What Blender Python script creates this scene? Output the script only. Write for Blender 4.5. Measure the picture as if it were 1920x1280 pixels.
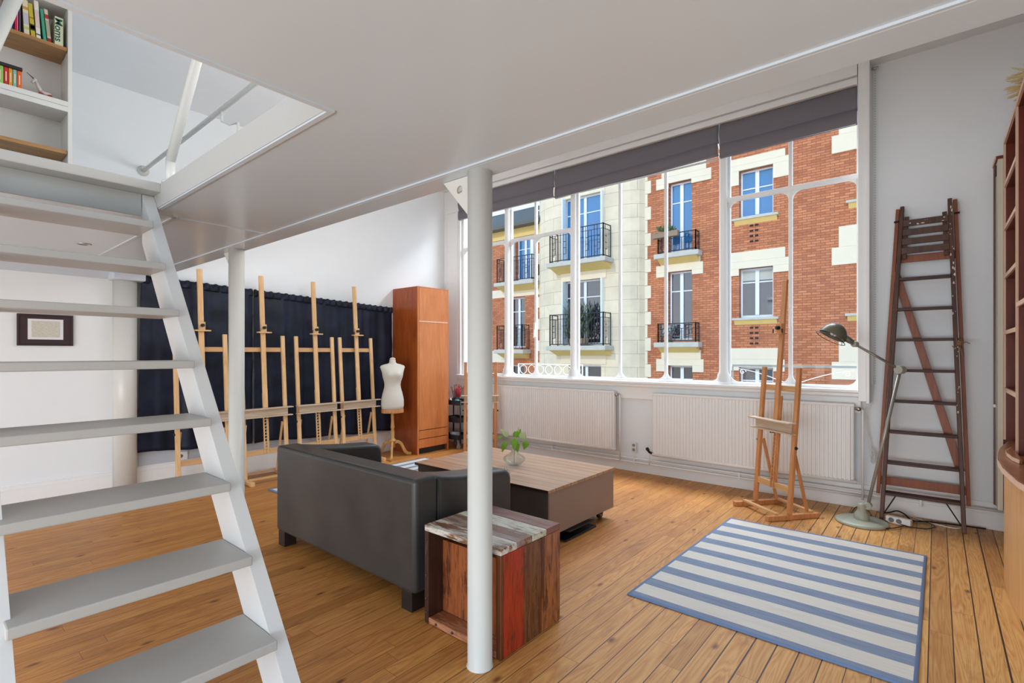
import bpy, bmesh, math, random
from mathutils import Vector, Matrix
random.seed(7)
for o in list(bpy.data.objects): bpy.data.objects.remove(o)
SC = bpy.context.scene
COL = SC.collection
# ------------------------------------------------------------------ camera
CA, SA, FP, HZ, EYE = math.cos(math.radians(40)), math.sin(math.radians(40)), 948.0, 662.0, 1.4
cam = bpy.data.cameras.new('camera'); cam.sensor_width = 36; cam.lens = FP/1920*36
cam.shift_y = (HZ-640)/1920; cam.clip_end = 300
camo = bpy.data.objects.new('camera', cam); COL.objects.link(camo)
camo.location = (0, 0, EYE); camo.rotation_euler = (math.radians(90), 0, math.radians(40))
SC.camera = camo
# ------------------------------------------------------------------ world and lights
SC.view_settings.view_transform = 'Standard'
SC.view_settings.look = 'None'
SC.view_settings.gamma = 1
SC.view_settings.use_curve_mapping = False
SC.view_settings.exposure = 1.08
W = bpy.data.worlds.new('sky'); SC.world = W; W.use_nodes = True
wn = W.node_tree; wn.nodes.clear()
wo = wn.nodes.new('ShaderNodeOutputWorld'); bg = wn.nodes.new('ShaderNodeBackground')
tc = wn.nodes.new('ShaderNodeTexCoord'); sx = wn.nodes.new('ShaderNodeSeparateXYZ'); cr = wn.nodes.new('ShaderNodeValToRGB')
wn.links.new(tc.outputs['Generated'], sx.inputs[0]); wn.links.new(sx.outputs['Z'], cr.inputs[0])
cr.color_ramp.elements[0].position = 0.0; cr.color_ramp.elements[0].color = (.50, .48, .45, 1)
cr.color_ramp.elements[1].position = 1.0; cr.color_ramp.elements[1].color = (.16, .50, .90, 1)
e = cr.color_ramp.elements.new(0.02); e.color = (1.0, 1.0, 1.0, 1)
e = cr.color_ramp.elements.new(0.35); e.color = (.42, .68, 1.0, 1)
wn.links.new(cr.outputs[0], bg.inputs['Color']); bg.inputs['Strength'].default_value = .85
wn.links.new(bg.outputs[0], wo.inputs['Surface'])
def lamp(name, kind, loc, target, energy, color=(1,1,1), size=1, sizey=None, angle=None):
    l = bpy.data.lights.new(name, kind); l.energy = energy; l.color = color
    if kind == 'AREA':
        l.shape = 'RECTANGLE'; l.size = size; l.size_y = sizey or size
    if angle is not None: l.angle = angle
    o = bpy.data.objects.new(name, l); COL.objects.link(o); o.location = loc
    d = Vector(target)-Vector(loc); o.rotation_euler = d.to_track_quat('-Z', 'Y').to_euler()
    return o
lamp('sun', 'SUN', (-6, -20, 22), (-2, 16, 2), .50, (1, .93, .82), angle=math.radians(2))
# daylight coming in through the glazed front (just outside the glass, above the blind line)
lamp('window_daylight', 'AREA', (-3.0, 6.6, 5.6), (-3.0, 2.2, .4), 425, (.93, .965, 1), 5.0, 2.2)
# added fill lamps, no real source: behind the camera and mid-room, aimed upstairs
lamp('rear_fill', 'AREA', (-1.2, -3.3, .6), (-2.2, .8, 1.5), 78, (.86, .93, 1), 6, 1.1)
lamp('upper_fill', 'AREA', (-2.6, 2.9, 2.7), (-4.3, 1.5, 3.96), 21, (.98, .985, .99), 3, .7)

# ------------------------------------------------------------------ geometry helpers
def dirpt(px): return (px-960)/FP
def PY(px, py, Y):
    t = dirpt(px); F = Y/(t*SA+CA); return Vector((F*(t*CA-SA), Y, EYE+(HZ-py)/FP*F))
def PX(px, py, X):
    t = dirpt(px); F = X/(t*CA-SA); return Vector((X, F*(t*SA+CA), EYE+(HZ-py)/FP*F))
def PZ(px, py, Z):
    t = dirpt(px); F = (Z-EYE)*FP/(HZ-py); return Vector((F*(t*CA-SA), F*(t*SA+CA), Z))
MW = {}
class B:
    def __init__(s): s.bm = bmesh.new()
    def face(s, vs):
        try: return s.bm.faces.new(vs)
        except ValueError: return None
    def box(s, x0, x1, y0, y1, z0, z1):
        v = [s.bm.verts.new((x, y, z)) for z in (z0, z1) for x, y in ((x0,y0),(x1,y0),(x1,y1),(x0,y1))]
        for f in ((3,2,1,0),(4,5,6,7),(0,1,5,4),(1,2,6,5),(2,3,7,6),(3,0,4,7)): s.face([v[i] for i in f])
        return s
    def obox(s, c, size, M):
        c = Vector(c); h = Vector(size)/2; vs = []
        for z in (-1,1):
            for x, y in ((-1,-1),(1,-1),(1,1),(-1,1)):
                vs.append(s.bm.verts.new(c + M @ Vector((x*h.x, y*h.y, z*h.z))))
        for f in ((3,2,1,0),(4,5,6,7),(0,1,5,4),(1,2,6,5),(2,3,7,6),(3,0,4,7)): s.face([vs[i] for i in f])
        return s
    def bar(s, p0, p1, w, h, up=(0,0,1)):
        p0, p1 = Vector(p0), Vector(p1); d = p1-p0; L = d.length; d.normalize(); up = Vector(up)
        sd = d.cross(up)
        if sd.length < 1e-4: sd = d.cross(Vector((0,1,0)))
        sd.normalize(); u = sd.cross(d).normalized()
        M = Matrix((sd, d, u)).transposed()
        return s.obox((p0+p1)/2, (w, L, h), M)
    def tube(s, pts, r, n=8, closed=False, r1=None):
        pts = [Vector(p) for p in pts]; rings = []; N = len(pts); prev = None
        for i, p in enumerate(pts):
            if closed: d = pts[(i+1)%N]-pts[i-1]
            else: d = pts[min(i+1,N-1)]-pts[max(i-1,0)]
            d.normalize()
            if prev is None:
                a = d.orthogonal().normalized()
            else:
                a = (prev - d*prev.dot(d))
                if a.length < 1e-5: a = d.orthogonal()
                a.normalize()
            prev = a; b = d.cross(a)
            rr = r if r1 is None else r+(r1-r)*i/(N-1)
            rings.append([s.bm.verts.new(p+rr*(math.cos(2*math.pi*k/n)*a+math.sin(2*math.pi*k/n)*b)) for k in range(n)])
        for i in range(N if closed else N-1):
            A, Bq = rings[i], rings[(i+1)%N]
            for k in range(n): s.face([A[k], A[(k+1)%n], Bq[(k+1)%n], Bq[k]])
        if not closed:
            s.face(rings[0][::-1]); s.face(rings[-1])
        return s
    def cyl(s, p0, p1, r, n=16, r1=None): return s.tube([p0, p1], r, n, False, r1)
    def lathe(s, prof, c=(0,0,0), n=24, M=None, caps=True):
        c = Vector(c); M = M or Matrix.Identity(3); rings = []
        for r, z in prof:
            rings.append([s.bm.verts.new(c+M@Vector((r*math.cos(2*math.pi*k/n), r*math.sin(2*math.pi*k/n), z))) for k in range(n)])
        for A, Bq in zip(rings, rings[1:]):
            for k in range(n): s.face([A[k], A[(k+1)%n], Bq[(k+1)%n], Bq[k]])
        if caps:
            s.face(rings[0][::-1]); s.face(rings[-1])
        return s
    def prism(s, pts, axis, a, b):
        """polygon extruded along axis; pts are the two other coordinates in xyz order"""
        def mk(p, t):
            if axis == 'x': return (t, p[0], p[1])
            if axis == 'y': return (p[0], t, p[1])
            return (p[0], p[1], t)
        A = [s.bm.verts.new(mk(p, a)) for p in pts]; Bq = [s.bm.verts.new(mk(p, b)) for p in pts]
        n = len(pts)
        for k in range(n): s.face([A[k], A[(k+1)%n], Bq[(k+1)%n], Bq[k]])
        s.face(A[::-1]); s.face(Bq); return s
    def grid(s, f, nu, nv):
        g = [[s.bm.verts.new(f(i/nu, j/nv)) for j in range(nv+1)] for i in range(nu+1)]
        for i in range(nu):
            for j in range(nv): s.face([g[i][j], g[i+1][j], g[i+1][j+1], g[i][j+1]])
        return s
    def ball(s, c, r, sc=(1,1,1), n=12, M=None):
        prof = [(r*math.sin(math.pi*(i+.02)/(n+.04)), -r*math.cos(math.pi*(i+.02)/(n+.04))) for i in range(n+1)]
        MM = Matrix.Diagonal(sc); MM = M@MM if M else MM
        return s.lathe(prof, c, n*2, MM)
    def poly(s, pts): s.face([s.bm.verts.new(p) for p in pts]); return s
    def panel(s, x0, x1, z0, z1, y0, y1, holes):
        """upright slab in the XZ plane with rectangular holes"""
        xs = sorted({x0, x1, *[v for h in holes for v in h[:2] if x0 < v < x1]})
        zs = sorted({z0, z1, *[v for h in holes for v in h[2:] if z0 < v < z1]})
        for a, b in zip(xs, xs[1:]):
            for c, d in zip(zs, zs[1:]):
                mx, mz = (a+b)/2, (c+d)/2
                if not any(h[0] < mx < h[1] and h[2] < mz < h[3] for h in holes): s.box(a, b, y0, y1, c, d)
        bmesh.ops.remove_doubles(s.bm, verts=s.bm.verts, dist=1e-5)
        dead = {}
        for f in s.bm.faces:
            k = tuple(sorted(v.index for v in f.verts))
        s.bm.verts.index_update()
        for f in list(s.bm.faces):
            k = tuple(sorted(v.index for v in f.verts)); dead.setdefault(k, []).append(f)
        kill = [f for k, l in dead.items() if len(l) > 1 for f in l]
        bmesh.ops.delete(s.bm, geom=kill, context='FACES')
        return s
    def build(s, name, m, parent=None, bevel=0, smooth=False, solid=0, seg=2, label=None):
        bmesh.ops.recalc_face_normals(s.bm, faces=s.bm.faces)
        me = bpy.data.meshes.new(name)
        if parent is not None and parent.name in MW:
            s.bm.transform(MW[parent.name].inverted())
        s.bm.to_mesh(me); s.bm.free()
        me.materials.append(m)
        if smooth:
            for p in me.polygons: p.use_smooth = True
        o = bpy.data.objects.new(name, me); COL.objects.link(o)
        if parent is not None:
            o.parent = parent
            if parent.name in MW: MW[o.name] = MW[parent.name]
        if solid:
            q = o.modifiers.new('solid', 'SOLIDIFY'); q.thickness = solid
        if bevel:
            q = o.modifiers.new('bevel', 'BEVEL'); q.width = bevel; q.segments = seg; q.limit_method = 'ANGLE'
            q.angle_limit = math.radians(40)
            if seg > 2:
                for p in me.polygons: p.use_smooth = True
                try: me.set_sharp_from_angle(angle=math.radians(60))
                except Exception: pass
        if label: o['label'] = label
        return o
def thing(name, label, cat, loc=(0,0,0), rz=0, group=None, kind=None):
    o = bpy.data.objects.new(name, None); COL.objects.link(o); o.empty_display_size = .1
    o.location = loc; o.rotation_euler = (0, 0, rz)
    MW[o.name] = Matrix.Translation(Vector(loc)) @ Matrix.Rotation(rz, 4, 'Z')
    if kind: o['kind'] = kind
    if label: o['label'] = label
    if cat: o['category'] = cat
    if group: o['group'] = group
    return o
def tag(o, label, cat, group=None):
    o['label'] = label; o['category'] = cat
    if group: o['group'] = group
    return o
def struct(o, label=None):
    o['kind'] = 'structure'
    if label: o['label'] = label
    return o
def dup(o, parent=None):
    c = o.copy(); COL.objects.link(c); c.parent = parent
    for ch in list(o.children): dup(ch, c)
    return c

# ------------------------------------------------------------------ materials
def S(r, g, b):
    def f(v):
        v /= 255; return v/12.92 if v <= .04045 else ((v+.055)/1.055)**2.4
    return (f(r), f(g), f(b), 1)
class NT:
    def __init__(s, name):
        s.m = bpy.data.materials.new(name); s.m.use_nodes = True; s.t = s.m.node_tree; s.t.nodes.clear()
        s.out = s.t.nodes.new('ShaderNodeOutputMaterial')
    def n(s, ty, ins=None, **kw):
        x = s.t.nodes.new('ShaderNode'+ty)
        for k, v in kw.items(): setattr(x, k, v)
        for k, v in (ins or {}).items():
            i = x.inputs[k]
            if isinstance(v, bpy.types.NodeSocket): s.t.links.new(v, i)
            else: i.default_value = v
        return x
    def math(s, op, a, b=0.0, c=None):
        d = {0: a, 1: b}
        if c is not None: d[2] = c
        return s.n('Math', d, operation=op).outputs[0]
    def mix(s, f, a, b, blend='MIX'):
        x = s.n('Mix', {0: f, 6: a, 7: b}, data_type='RGBA', blend_type=blend); return x.outputs[2]
    def ramp(s, f, stops):
        x = s.n('ValToRGB', {0: f}); r = x.color_ramp
        r.elements[0].position, r.elements[0].color = stops[0]
        r.elements[1].position, r.elements[1].color = stops[-1]
        for p, c in stops[1:-1]:
            e = r.elements.new(p); e.color = c
        return x.outputs[0]
    def pos(s, scale=(1,1,1), kind='Object'):
        t = s.n('TexCoord'); m = s.n('Mapping', {0: t.outputs[kind], 'Scale': scale}); return m.outputs[0]
    def noise(s, vec, scale=5, detail=4, rough=.5, dist=0):
        return s.n('TexNoise', {'Vector': vec, 'Scale': scale, 'Detail': detail, 'Roughness': rough, 'Distortion': dist}).outputs[0]
    def fin(s, col, rough=.5, metal=0, bump=None, bs=.2, bd=.01, **kw):
        p = s.n('BsdfPrincipled', {'Base Color': col, 'Roughness': rough, 'Metallic': metal})
        for k, v in kw.items():
            if isinstance(v, bpy.types.NodeSocket): s.t.links.new(v, p.inputs[k.replace('_', ' ')])
            else: p.inputs[k.replace('_', ' ')].default_value = v
        if bump is not None:
            b = s.n('Bump', {'Height': bump, 'Strength': bs, 'Distance': bd}); s.t.links.new(b.outputs[0], p.inputs['Normal'])
        s.t.links.new(p.outputs[0], s.out.inputs[0]); return s.m
def plain(name, c, rough=.5, metal=0, var=.04, bs=.05, sc=30, **kw):
    t = NT(name); v = t.noise(t.pos(), sc, 3)
    k = t.mix(1.0, c, t.ramp(v, [(0, (1-var,)*3+(1,)), (1, (1,1,1,1))]), 'MULTIPLY')
    return t.fin(k, rough, metal, v, bs, .003, **kw)
def wood(name, c0, c1, axis='Z', rough=.42, sc=1.0, grain=14, bs=.12):
    t = NT(name); s = {'X': (1.2,grain,grain), 'Y': (grain,1.2,grain), 'Z': (grain,grain,1.2)}[axis]
    v = t.pos(tuple(q*sc for q in s))
    a = t.noise(v, 1.6, 5, .6, 1.2); b = t.noise(v, 7, 3, .6)
    f = t.math('ADD', t.math('MULTIPLY', a, .75), t.math('MULTIPLY', b, .25))
    return t.fin(t.ramp(f, [(.3, c1), (.68, c0)]), rough, 0, f, bs, .003)
WALL = plain('wall_paint', S(243,246,247), .6, var=.03, sc=8)
WHITE = plain('white_gloss_paint', S(247,247,245), .3, var=.02)
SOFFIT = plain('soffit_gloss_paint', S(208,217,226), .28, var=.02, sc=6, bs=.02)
COLUMN = plain('column_paint', S(222,221,214), .25, var=.04, sc=12)
STAIRW = plain('stair_white_paint', S(226,226,224), .38, var=.03, sc=10)
TREAD = plain('grey_tread_paint', S(186,184,179), .4, var=.04, sc=10)
PLASTIC = plain('white_plastic', S(238,238,235), .35)
def floor_mat():
    t = NT('pine_floorboards'); tc_ = t.n('TexCoord'); sp = t.n('SeparateXYZ', {0: tc_.outputs['Object']})
    u = t.math('DIVIDE', t.math('ADD', sp.outputs['X'], .029), .0925)
    i = t.math('FLOOR', u); fu = t.math('FRACT', u)
    wn1 = t.n('TexWhiteNoise', {'W': i}, noise_dimensions='1D').outputs[0]
    v = t.math('ADD', t.math('DIVIDE', sp.outputs['Y'], 1.9), t.math('MULTIPLY', wn1, 7.3))
    j = t.math('FLOOR', v); fv = t.math('FRACT', v)
    cid = t.n('CombineXYZ', {0: i, 1: j}).outputs[0]
    rn = t.n('TexWhiteNoise', {'Vector': cid}, noise_dimensions='2D')
    r = rn.outputs[0]
    off = t.math('MULTIPLY', r, 31.0)
    vec = t.n('CombineXYZ', {0: t.math('ADD', t.math('MULTIPLY', sp.outputs['X'], 10.0), off), 1: t.math('ADD', t.math('MULTIPLY', sp.outputs['Y'], .75), off), 2: off}).outputs[0]
    base = t.noise(vec, 1.1, 2, .5, .6)
    rings = t.math('FRACT', t.math('MULTIPLY', base, 14.0))
    rings = t.math('ABSOLUTE', t.math('SUBTRACT', rings, .5))
    fine = t.noise(t.n('CombineXYZ', {0: t.math('MULTIPLY', sp.outputs['X'], 90.0), 1: t.math('MULTIPLY', sp.outputs['Y'], 4.0), 2: off}).outputs[0], 1.5, 4, .7)
    g = t.math('ADD', t.math('MULTIPLY', rings, .75), t.math('MULTIPLY', fine, .6))
    col = t.ramp(g, [(.10, S(174,110,50)), (.36, S(212,155,86)), (.75, S(231,184,114))])
    tint = t.ramp(r, [(0, (.78,.72,.64,1)), (.25, (.93,.90,.86,1)), (.7, (1,1,1,1)), (1, (1.05,1.04,1.0,1))])
    col = t.mix(1.0, col, tint, 'MULTIPLY')
    # the stretch nearer the left wall is darker and more orange
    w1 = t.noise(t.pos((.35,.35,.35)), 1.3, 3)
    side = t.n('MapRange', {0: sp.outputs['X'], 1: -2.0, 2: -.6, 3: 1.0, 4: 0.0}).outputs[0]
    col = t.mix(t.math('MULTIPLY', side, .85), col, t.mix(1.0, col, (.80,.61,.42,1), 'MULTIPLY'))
    blot = t.ramp(w1, [(.35, (.86,.80,.74,1)), (.6, (1,1,1,1))])
    col = t.mix(.8, col, t.mix(1.0, col, blot, 'MULTIPLY'))
    stn = t.noise(t.n('CombineXYZ', {0: t.math('MULTIPLY', sp.outputs['X'], 9.0), 1: t.math('MULTIPLY', sp.outputs['Y'], 2.2), 2: r}).outputs[0], 1.3, 5, .65)
    col = t.mix(t.math('MULTIPLY', t.ramp(stn, [(.56, (0,0,0,1)), (.74, (1,1,1,1))]), .55), col, S(128,76,40))
    kv = t.n('TexVoronoi', {'Vector': t.n('CombineXYZ', {0: t.math('MULTIPLY', sp.outputs['X'], 4.2), 1: t.math('MULTIPLY', sp.outputs['Y'], 1.9), 2: 0.0}).outputs[0], 'Scale': 1.0}, voronoi_dimensions='2D')
    kn = kv.outputs['Distance']; ks = t.n('SeparateXYZ', {0: kv.outputs['Color']}).outputs[0]
    km = t.math('MULTIPLY', t.ramp(kn, [(.02, (1,1,1,1)), (.075, (0,0,0,1))]), t.math('GREATER_THAN', ks, .45))
    col = t.mix(t.math('MULTIPLY', km, .85), col, S(96,46,20))
    gapw = t.math('ADD', .012, t.math('MULTIPLY', t.math('MULTIPLY', t.math('SUBTRACT', 1.0, side), wn1), .035))
    edge = t.math('MINIMUM', fu, t.math('SUBTRACT', 1.0, fu))
    gm = t.math('LESS_THAN', edge, gapw)
    em = t.math('LESS_THAN', t.math('MINIMUM', fv, t.math('SUBTRACT', 1.0, fv)), .0006)
    gap = t.math('MAXIMUM', gm, em)
    col = t.mix(t.math('MULTIPLY', gap, t.math('SUBTRACT', 1.0, t.math('MULTIPLY', em, .35))), col, S(52,26,14))
    h = t.math('SUBTRACT', t.math('MULTIPLY', g, .15), gap)
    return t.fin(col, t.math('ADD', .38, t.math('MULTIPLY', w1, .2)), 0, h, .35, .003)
def brick(name, c1, c2, mortar, bw, bh, ms, rough=.85, xz=True, bias=0, off=.5, bs=.4):
    t = NT(name); g = t.n('NewGeometry'); sp = t.n('SeparateXYZ', {0: g.outputs['Position']})
    vec = t.n('CombineXYZ', {0: sp.outputs['X'], 1: sp.outputs['Z']}).outputs[0]
    b = t.n('TexBrick', {'Vector': vec, 'Color1': c1, 'Color2': c2, 'Mortar': mortar, 'Scale': 1.0, 'Mortar Size': ms, 'Bias': bias, 'Brick Width': bw, 'Row Height': bh})
    b.offset = off
    n1 = t.noise(vec, 1.2, 5, .6)
    col = t.mix(1.0, b.outputs['Color'], t.ramp(n1, [(.3, (.82,.82,.82,1)), (.65, (1.04,1.03,1.0,1))]), 'MULTIPLY')
    return t.fin(col, rough, 0, t.math('SUBTRACT', 1.0, b.outputs['Fac']), bs, .01)
BRICK = brick('orange_red_brick', S(212,138,96), S(180,106,72), S(148,94,68), .22, .070, .0085)
STONE = brick('cream_stone_blocks', S(238,224,198), S(226,212,186), S(190,174,146), 1.1, .46, .008)
STONEP = plain('cream_stone', S(238,225,200), .85, var=.12, sc=3)
YSTONE = plain('yellow_painted_sill_underside', S(236,206,128), .8, var=.15, sc=6)
SLABST = plain('weathered_balcony_slab', S(206,202,190), .85, var=.25, sc=7)
IRON = plain('dark_wrought_iron', S(42,38,44), .5, .3)
FWHITE = plain('exterior_white_joinery', S(232,240,246), .5)
def glass(name, tint=(1,1,1,1), gl=.035):
    t = NT(name); tr = t.n('BsdfTransparent', {0: tint}); g = t.n('BsdfGlossy', {'Color': (1,1,1,1), 'Roughness': .02})
    fr = t.n('Fresnel', {'IOR': 1.4}); mx = t.n('MixShader', {0: t.math('MULTIPLY', fr.outputs[0], gl*5), 1: tr.outputs[0], 2: g.outputs[0]})
    t.t.links.new(mx.outputs[0], t.out.inputs[0]); return t.m
GLASS = glass('window_glass')
def refl(name, c, spec=1.0, rough=.03):
    t = NT(name); return t.fin(c, rough, 0, None, Coat_Weight=1.0, Coat_Roughness=.02, IOR=1.9)
SKYPANE = refl('pane_painted_sky_reflection', S(12,108,168))  # blue of the reflected sky is painted into the base colour
DARKPANE = refl('dark_room_pane', S(40,46,58))
OAK = wood('oak_shelf', S(190,142,86), S(150,104,58), 'Y')
BEECH = wood('beech_easel', S(242,202,150), S(214,164,108), 'Z', .45)
BEECHR = wood('warm_beech_easel', S(222,160,106), S(184,118,68), 'Z', .45)
BEECHH = wood('beech_crossbar', S(228,184,132), S(196,146,96), 'X', .45)
TRAYW = wood('worn_grey_beech_tray', S(224,202,176), S(184,158,130), 'X', .6)
CHERRY = wood('cherry_veneer', S(226,146,86), S(204,118,62), 'Z', .32, 1, 9)
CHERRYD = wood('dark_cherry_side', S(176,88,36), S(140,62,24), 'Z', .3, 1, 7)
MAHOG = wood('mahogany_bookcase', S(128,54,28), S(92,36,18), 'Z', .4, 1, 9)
EDGE = wood('pale_edge_banding', S(244,208,180), S(228,184,154), 'Z', .45)
COUNTER = wood('counter_veneer', S(176,112,76), S(136,80,52), 'Y', .28)
BARFRONT = wood('bar_front_veneer', S(236,184,122), S(210,150,92), 'Z', .4, 1, 22)
LADDER = wood('dark_stained_ladder', S(98,58,36), S(58,34,22), 'Z', .5)
LADDERO = wood('orange_brown_ladder', S(164,86,42), S(118,58,28), 'Z', .45)
LSTEP = wood('worn_ladder_step', S(88,54,42), S(44,30,26), 'X', .55)
BLACKM = plain('black_metal', S(28,28,30), .45, .2)
CHROME = plain('chrome', S(200,200,200), .2, 1.0)
def leather():
    t = NT('charcoal_leather'); v = t.n('TexVoronoi', {'Vector': t.pos(), 'Scale': 170.0}).outputs['Distance']
    n = t.noise(t.pos(), 4, 3)
    return t.fin(t.ramp(n, [(.3, S(54,53,52)), (.7, S(68,66,64))]), .36, 0, t.math('ADD', v, t.math('MULTIPLY', n, 3.0)), .09, .003)
LEATHER = leather()
# ================================================================== SETTING
XL, YW, ZC = -6.03, 5.54, 3.965          # left wall, window wall, high ceiling
ZS, ZM = 2.22, 2.345                      # mezzanine soffit and floor
OX0, OX1, OY0, OY1 = -3.45, -1.577, -.45, .905    # stair opening
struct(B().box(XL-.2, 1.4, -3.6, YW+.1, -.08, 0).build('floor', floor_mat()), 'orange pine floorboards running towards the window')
struct(B().box(XL-.2, XL, -3.6, YW+.2, 0, ZC).build('wall_left', WALL))
struct(B().panel(XL, 1.3, 0, ZC, YW, YW+.16, [(-5.66, -.50, 1.04, 3.90)]).build('wall_window', WALL))
struct(B().box(.76, .9, 1.2, YW, 0, ZC).build('wall_right', WALL))
struct(B().box(XL-.2, 1.4, -3.6, YW+.3, ZC, ZC+.12).build('ceiling', WALL))
mz = thing('mezzanine', 'white painted mezzanine floor spanning overhead with a stairwell opening', None, (0,0,ZS), kind='structure')
b = B()
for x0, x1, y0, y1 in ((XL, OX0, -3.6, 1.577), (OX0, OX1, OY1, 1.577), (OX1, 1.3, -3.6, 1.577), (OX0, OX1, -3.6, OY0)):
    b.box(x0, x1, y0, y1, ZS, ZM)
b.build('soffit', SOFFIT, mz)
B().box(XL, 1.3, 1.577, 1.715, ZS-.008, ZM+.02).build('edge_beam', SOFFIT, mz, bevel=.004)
b = B()                                        # bead round the opening, along the beam and at the panel joint
b.box(OX0, OX1+.02, OY1, OY1+.02, ZS-.006, ZS); b.box(OX1, OX1+.02, OY0, OY1, ZS-.006, ZS)
b.box(-3.52, -3.505, OY1+.02, 1.56, ZS-.007, ZS); b.box(XL, 1.3, 1.566, 1.577, ZS-.0075, ZS)
b.box(XL, OX0-.02, OY1+.11, OY1+.125, ZS-.007, ZS)
b.build('bead', SOFFIT, mz)
B().box(OX0-.12, -3.318, OY0, OY1-.001, ZM-.047, ZM+.004).build('landing_nosing', TREAD, mz, bevel=.006)
B().box(OX0+.0, OX0+.012, OY0, .842, ZS-.045, ZM-.048).build('landing_riser', plain('riser_grey_paint', S(176,176,173), .5), mz)
b = B(); e_ = .004
b.box(OX0+.014, OX1-e_, OY1-e_, OY1-.0005, ZS+.001, ZM+.003); b.box(OX1-e_, OX1-.0005, OY0, OY1-e_, ZS+.001, ZM+.003)
b.build('stairwell_lining', plain('stairwell_lining_paint', S(192,189,183), .45), mz)
# cornices, baseboards, trims
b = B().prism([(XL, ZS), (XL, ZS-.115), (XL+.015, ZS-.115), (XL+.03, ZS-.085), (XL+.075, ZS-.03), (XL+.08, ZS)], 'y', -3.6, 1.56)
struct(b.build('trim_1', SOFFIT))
b = B()
for z0, z1, d in ((0, .235, .022), (.235, .27, .016), (.27, .285, .010)): b.box(XL, XL+d, -2.6, YW, z0, z1)
struct(b.build('baseboard_left', WHITE, bevel=.003))
b = B()
for z0, z1, d in ((0, .125, .022), (.125, .15, .03), (.15, .215, .012)): b.box(XL+.03, .76, YW-d, YW, z0, z1)
struct(b.build('baseboard_window', WHITE, bevel=.004))
struct(B().box(XL+.001, XL+.012, 1.45, YW, .285, .43).build('trim_2', plain('grey_dado_paint', S(196,202,210), .5)))
# engaged column on the left wall under the mezzanine
ec = thing('engaged_column', 'white round pilaster on the left wall beside the dark curtain edge', 'column', (XL+.06, 1.33, 0))
B().cyl((XL+.06, 1.33, 0), (XL+.06, 1.33, 2.11), .095, 28).build('shaft', COLUMN, ec, smooth=True)
B().box(XL, XL+.19, 1.21, 1.47, 2.09, ZS).build('capital', SOFFIT, ec, bevel=.015)
# pier between wardrobe and window
pr = struct(B().box(XL, -5.66, YW-.045, YW, .215, ZC-.001).build('trim_3', WHITE, bevel=.006))
b = B()
for x0, x1, z0, z1 in ((-5.98,-5.95,.4,3.6), (-5.74,-5.71,.4,3.6), (-5.98,-5.71,3.6,3.63), (-5.98,-5.71,.37,.4)): b.box(x0, x1, YW-.058, YW-.04, z0, z1)
struct(b.build('trim_4', WHITE, bevel=.003))

# ------------------------------------------------------------------ free-standing columns
def column(x, y, label):
    c = thing('support_column', label, 'column', (x, y, 0))
    B().lathe([(.0605,0),(.0605,.004),(.056,.008),(.056,ZS-.008)], (x,y,0), 40).build('shaft', COLUMN, c, smooth=True)
    b = B()
    n = 20; hx, hz, hr = x-.125, ZS-.062, .019
    out = [(x-.235, ZS-.010), (x-.245, ZS-.010), (x-.052, ZS-.21), (x-.052, ZS-.010)]
    # gusset with a drilled hole: fan ring between hole and outline
    cx, cz = hx, hz
    def outer(a):
        d = Vector((math.cos(a), math.sin(a))); best = 9
        P = [(x-.235, ZS-.010), (x-.052, ZS-.21), (x-.052, ZS-.010)]
        for i in range(3):
            p, q = Vector(P[i]), Vector(P[(i+1)%3]); e_ = q-p; den = d.x*e_.y-d.y*e_.x
            if abs(den) < 1e-9: continue
            w = p-Vector((cx, cz)); t = (w.x*e_.y-w.y*e_.x)/den; s_ = (w.x*d.y-w.y*d.x)/den
            if t > 0 and -1e-6 <= s_ <= 1+1e-6: best = min(best, t)
        return Vector((cx, cz))+d*best
    angs = sorted([2*math.pi*k/48 for k in range(48)]+[math.atan2(p[1]-cz, p[0]-cx)%(2*math.pi) for p in ((x-.235, ZS-.010), (x-.052, ZS-.21), (x-.052, ZS-.010))])
    for yy in (y-.005, y+.005):
        I = [b.bm.verts.new((cx+hr*math.cos(a), yy, cz+hr*math.sin(a))) for a in angs]
        O = [b.bm.verts.new((outer(a).x, yy, outer(a).y)) for a in angs]
        for k in range(len(angs)): b.face([I[k], I[k-1], O[k-1], O[k]])
        if yy < y: I0, O0 = I, O
        else:
            for k in range(len(angs)):
                b.face([I0[k], I0[k-1], I[k-1], I[k]]); b.face([O0[k], O0[k-1], O[k-1], O[k]])
    b.build('gusset_bracket', COLUMN, c)
    return c
column(-1.569, 1.646, 'tall white round steel column in front of the wooden crate')
column(-4.195, 1.646, 'white round steel column behind the staircase beside the sofa')

# ------------------------------------------------------------------ staircase
st = thing('staircase', 'open white ladder staircase with grey treads climbing to the mezzanine', 'stairs', (-1.4, .51, 0))
SL = .2475/.2035
def stringer(y0, y1):
    zb = 0; front = lambda z: -2.271+(.865-z)/SL
    pts = [(front(0), 0), (front(0)-.218, 0), (-3.47, .865+(3.47-2.271-.218)*SL), (-3.47, ZM-.05), (front(ZM-.05), ZM-.05)]
    xb_ = OX0+.013; pts[2:] = [(xb_, .865+(-xb_-2.271-.218)*SL), (xb_, ZM-.049), (front(ZM-.049)+.012, ZM-.049)]
    return B().prism(pts, 'y', y0, y1)
stringer(.845, .9).build('stringer', STAIRW, st, bevel=.003)
stringer(.13, .190).build('stringer', STAIRW, st, bevel=.003)
for k in range(9):
    z = .130+.2472*k; xf = -2.198+(.865-z)/SL
    if z > 2.2: break
    B().box(xf-.292, xf, .173, .844, z-.035, z).build('tread', TREAD, st, bevel=.005)

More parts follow.
